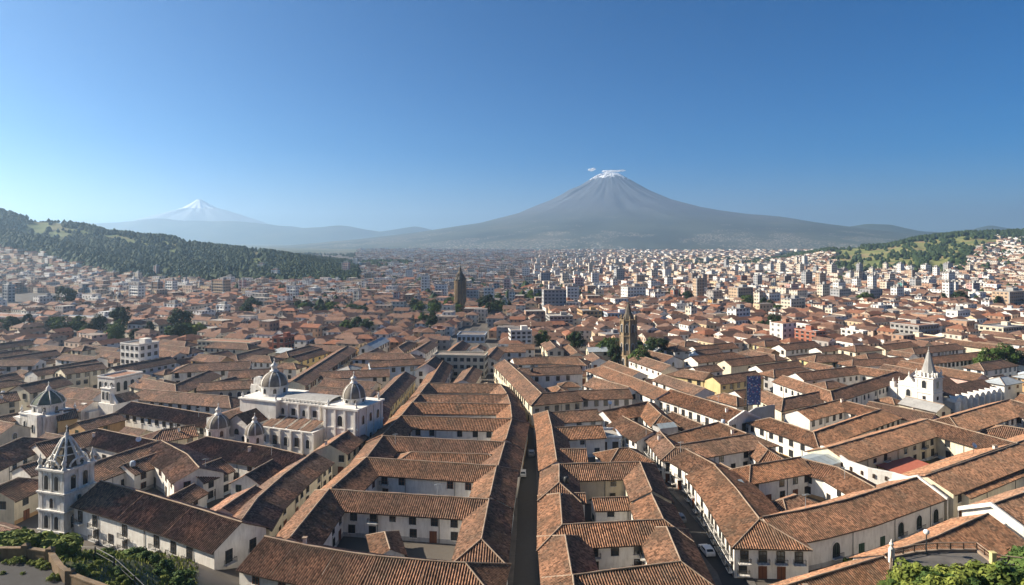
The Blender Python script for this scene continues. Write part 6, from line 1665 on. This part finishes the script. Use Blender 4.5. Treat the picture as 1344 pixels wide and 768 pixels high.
# ------------------------------------------------------------------ roof clutter: dishes, tanks, vents, chimneys
def on_roof(px, py, z): return G(px, py, z)
for i, (px, py, z, lab) in enumerate(((182, 580, 8.0, "white satellite dish on the cloister's dark roof"), (800, 531, 8.6, "white satellite dish on the pale house below the corner house"), (1278, 588, 8.4, "small satellite dish and box on the big court's roof"))):
    x, y = on_roof(px, py, z); t = empty("satellite_dish", x, y, z - .5); tag(t, lab, "satellite dish")
    b = MB(); b.lathe(0, 0, [(0, 0), (.35, .06), (.62, .22), (.68, .28)], 14); o = b.build("reflector", [M["white_paint"]], t); o.rotation_euler = (R(55), 0, R(20)); o.location = (0, 0, 1.1)
    b = MB(); b.tube((0, 0, -1), (0, 0, 1.1), .06); b.build("mast", [M["iron"]], t)
chs = []
rc = random.Random(8)
for root in HOUSES:
    if rc.random() < .35 and root.location.y < 260:
        ws = [c for c in root.children if c.name.startswith("roof")]
        if not ws: continue
        me = rc.choice(ws).data; zs = np.empty(len(me.vertices) * 3); me.vertices.foreach_get('co', zs); zs = zs.reshape(-1, 3); zl_, zh_ = zs[:, 2].min(), zs[:, 2].max(); ok_ = np.where((zs[:, 2] > zl_ + .45 * (zh_ - zl_)) & (zs[:, 2] < zl_ + .8 * (zh_ - zl_)))[0]
        if len(ok_) == 0: continue
        v = me.vertices[int(rc.choice(list(ok_)))].co; h = v.z; k2 = MB(); s = rc.uniform(.5, .8)
        k2.box(v.x, v.y, h - .9, s, s, 1.9); k2.box(v.x, v.y, h + 1.0, s + .25, s + .25, .15, bottom=True, mat=1)
        k2.build("chimney", [M["white_plaster"], M["mortar"]], root)

# ------------------------------------------------------------------ patios: plants; tanks and antennas on the roofs
rz_ = random.Random(55); n_p = 0; n_t = 0
def near_lm(px, py): return min(LM, key=lambda l: math.hypot(px - l[1], (py - l[2]) * 2))[0]
for _ in range(5000):
    D = math.sqrt(rz_.uniform(105 ** 2, 300 ** 2)); px = rz_.uniform(250, 1344); x = (px - CX) / FPX * D
    if H1(x, D) > .5 or not occ_rect(x, D, 2.6, 2.6, 0, mark=False, lim=0): continue
    s = rz_.uniform(.7, 1.5); o = bpy.data.objects.new("patio_shrub", BUSH[rz_.choice([0, 0, 1])]); o.location = (x, D, 0); o.scale = (s, s, s * rz_.uniform(.9, 1.6)); o.rotation_euler = (0, 0, rz_.uniform(0, 6))
    tag(o, f"leafy patio shrub growing between houses near {near_lm(px, PX(x, D)[1])}", "shrub", "shrubs in the patios"); col_link(o); occ_rect(x, D, 2, 2, 0); n_p += 1
    if n_p >= 40: break
for root in HOUSES:
    if rz_.random() < .36 and root.location.y < 290 and n_t < 26:
        ws = [c for c in root.children if c.name.startswith("roof")]
        me = rz_.choice(ws).data; zs = np.empty(len(me.vertices) * 3); me.vertices.foreach_get('co', zs); zs = zs.reshape(-1, 3); lo_, hi_ = zs[:, 2].min(), zs[:, 2].max()
        ok_ = np.where((zs[:, 2] > lo_ + .4 * (hi_ - lo_)) & (zs[:, 2] < lo_ + .75 * (hi_ - lo_)))[0]
        if len(ok_) == 0: continue
        v = zs[int(rz_.choice(list(ok_)))]; x, y, z = v[0] + root.location.x, v[1] + root.location.y, v[2]; px, py = PX(x, y, z); n_t += 1
        if rz_.random() < .5:
            t = empty("water_tank", x, y, z - .3); tag(t, f"small round water tank on a tiled roof near {near_lm(px, py)}", "water tank", "water tanks on the roofs")
            b = MB(); b.lathe(0, 0, [(.55, .5), (.6, .7), (.6, 1.4), (.45, 1.65), (.15, 1.72), (0, 1.72)], 12); b.build("barrel", [M["iron"] if rz_.random() < .6 else M["blue_grey_plaster"]], t)
            b = MB()
            for sx in (-.4, .4):
                for sy in (-.4, .4): b.box(sx, sy, 0, .1, .1, .55)
            b.build("stand", [M["dark_wood"]], t)
        else:
            t = empty("antenna", x, y, z - .2); tag(t, f"thin metal television antenna on a tiled roof near {near_lm(px, py)}", "antenna", "antennas on the roofs")
            b = MB(); b.tube((0, 0, 0), (0, 0, 3.0), .05, n=5); b.tube((-.7, 0, 2.7), (.7, 0, 2.8), .035, n=4)
            for k in range(5): b.tube((-.6 + .3 * k, -.45 + .05 * k, 2.72 + .02 * k), (-.6 + .3 * k, .45 - .05 * k, 2.72 + .02 * k), .025, n=4)
            b.build("mast", [M["metal_sheet"]], t)
# ------------------------------------------------------------------ cloud around the summit (above the air box)
def cloud(cx, cy, cz, parts, seed):
    rr = random.Random(seed); mb = MB()
    for (dx, dy, dz, rx, ry, rz) in parts:
        n, m = 18, 10
        def P(i, j):
            a, b = 2 * math.pi * i / n, math.pi * j / m
            d = Vector((math.sin(b) * math.cos(a), math.sin(b) * math.sin(a), math.cos(b)))
            k = 1 + .38 * mnoise.fractal(Vector((d.x * 1.6 + seed + dx * .01, d.y * 1.6, d.z * 1.6)), .8, 2.1, 4)
            return (cx + dx + d.x * rx * k, cy + dy + d.y * ry * k, cz + dz + d.z * rz * k)
        for i in range(n):
            for j in range(m): mb.poly([P(i, j), P(i + 1, j), P(i + 1, j + 1), P(i, j + 1)], smooth=True)
    o = mb.build("clouds", [M["cloud_vapour"]]); o["kind"] = 'stuff'; return o
t = NT("cloud_vapour"); t.col((.92, .93, .95)); tr_ = t.n("ShaderNodeBsdfTransparent"); tl_ = t.n("ShaderNodeBsdfTranslucent"); tl_.inputs[0].default_value = (.92, .93, .95, 1)
m1 = t.n("ShaderNodeMixShader"); m1.inputs[0].default_value = .5; t.L(t.b.outputs[0], m1.inputs[1]); t.L(tl_.outputs[0], m1.inputs[2])
m2 = t.n("ShaderNodeMixShader"); t.L(t.remap(t.noise(t.pos(), .03, 5, .7), .38, .6, 0.15, .85), m2.inputs[0]); t.L(tr_.outputs[0], m2.inputs[1]); t.L(m1.outputs[0], m2.inputs[2]); t.L(m2.outputs[0], t.out.inputs[0]); M["cloud_vapour"] = t.mat
cloud(vx, VD, 778, [(-30, 0, 0, 48, 50, 11), (20, 15, 3, 55, 50, 12), (70, 5, 4, 50, 40, 10), (125, 0, 9, 42, 40, 9)], 1)
cloud(vx - 205, VD - 80, 786, [(0, 0, 0, 30, 30, 13), (26, 0, 9, 24, 24, 11)], 4)

# ------------------------------------------------------------------ windows: only those that can be seen from about the viewpoint
bpy.context.view_layer.update()
dg = bpy.context.evaluated_depsgraph_get()
eyes = [Vector((0, 0, CAMH)), Vector((-7, 0, CAMH)), Vector((7, 0, CAMH))]
kept = 0
for parent, Mx, st, w, h, cpt, outn in WINDOWS:
    c = Vector(cpt); px, py = PX(c.x, c.y, c.z)
    if not (-40 < px < 1384 and py < 800): continue
    vis = False
    for e in eyes:
        d = (c - e); L = d.length
        hit, loc, *_ = SC.ray_cast(dg, e, d.normalized(), distance=L - .1)
        if not hit: vis = True; break
    if not vis: continue
    inst("door" if st == "door" else "window", window_mesh(st, w, h, (0, 0, 2, 0, 1, 0, 2, 3)[int(parent.location.x * 3 + parent.location.y) % 8]), parent, Mx); kept += 1
print("windows kept", kept, "of", len(WINDOWS))

# ------------------------------------------------------------------ the air
print('TOP', max((o_.matrix_world @ Vector(c_)).z for o_ in SC.objects if o_.type == 'MESH' and o_.name[:6] != 'clouds' for c_ in o_.bound_box), 'CLOUD', min((o_.matrix_world @ Vector(c_)).z for o_ in SC.objects if o_.name[:6] == 'clouds' for c_ in o_.bound_box), 'LOW', min((o_.matrix_world @ Vector(c_)).z for o_ in SC.objects if o_.type == 'MESH' for c_ in o_.bound_box))
b = MB(); b.box(0, 8350, -32.0, 28000, 17500, 32.0 + 764.0, bottom=True)
t = NT("haze_air"); t.t.nodes.remove(t.b)
v_ = t.n("ShaderNodeVolumePrincipled"); v_.inputs["Density"].default_value = HAZE_DENSITY; v_.inputs["Color"].default_value = HAZE_COLOR; v_.inputs["Anisotropy"].default_value = .6
t.L(v_.outputs[0], t.out.inputs[1])
haze = b.build("haze", [t.mat], weld=True); haze["kind"] = 'stuff'

for o_ in SC.objects:
    if "label" in o_ and len(o_["label"].split()) > 16: print("LONG", len(o_["label"].split()), o_["label"])
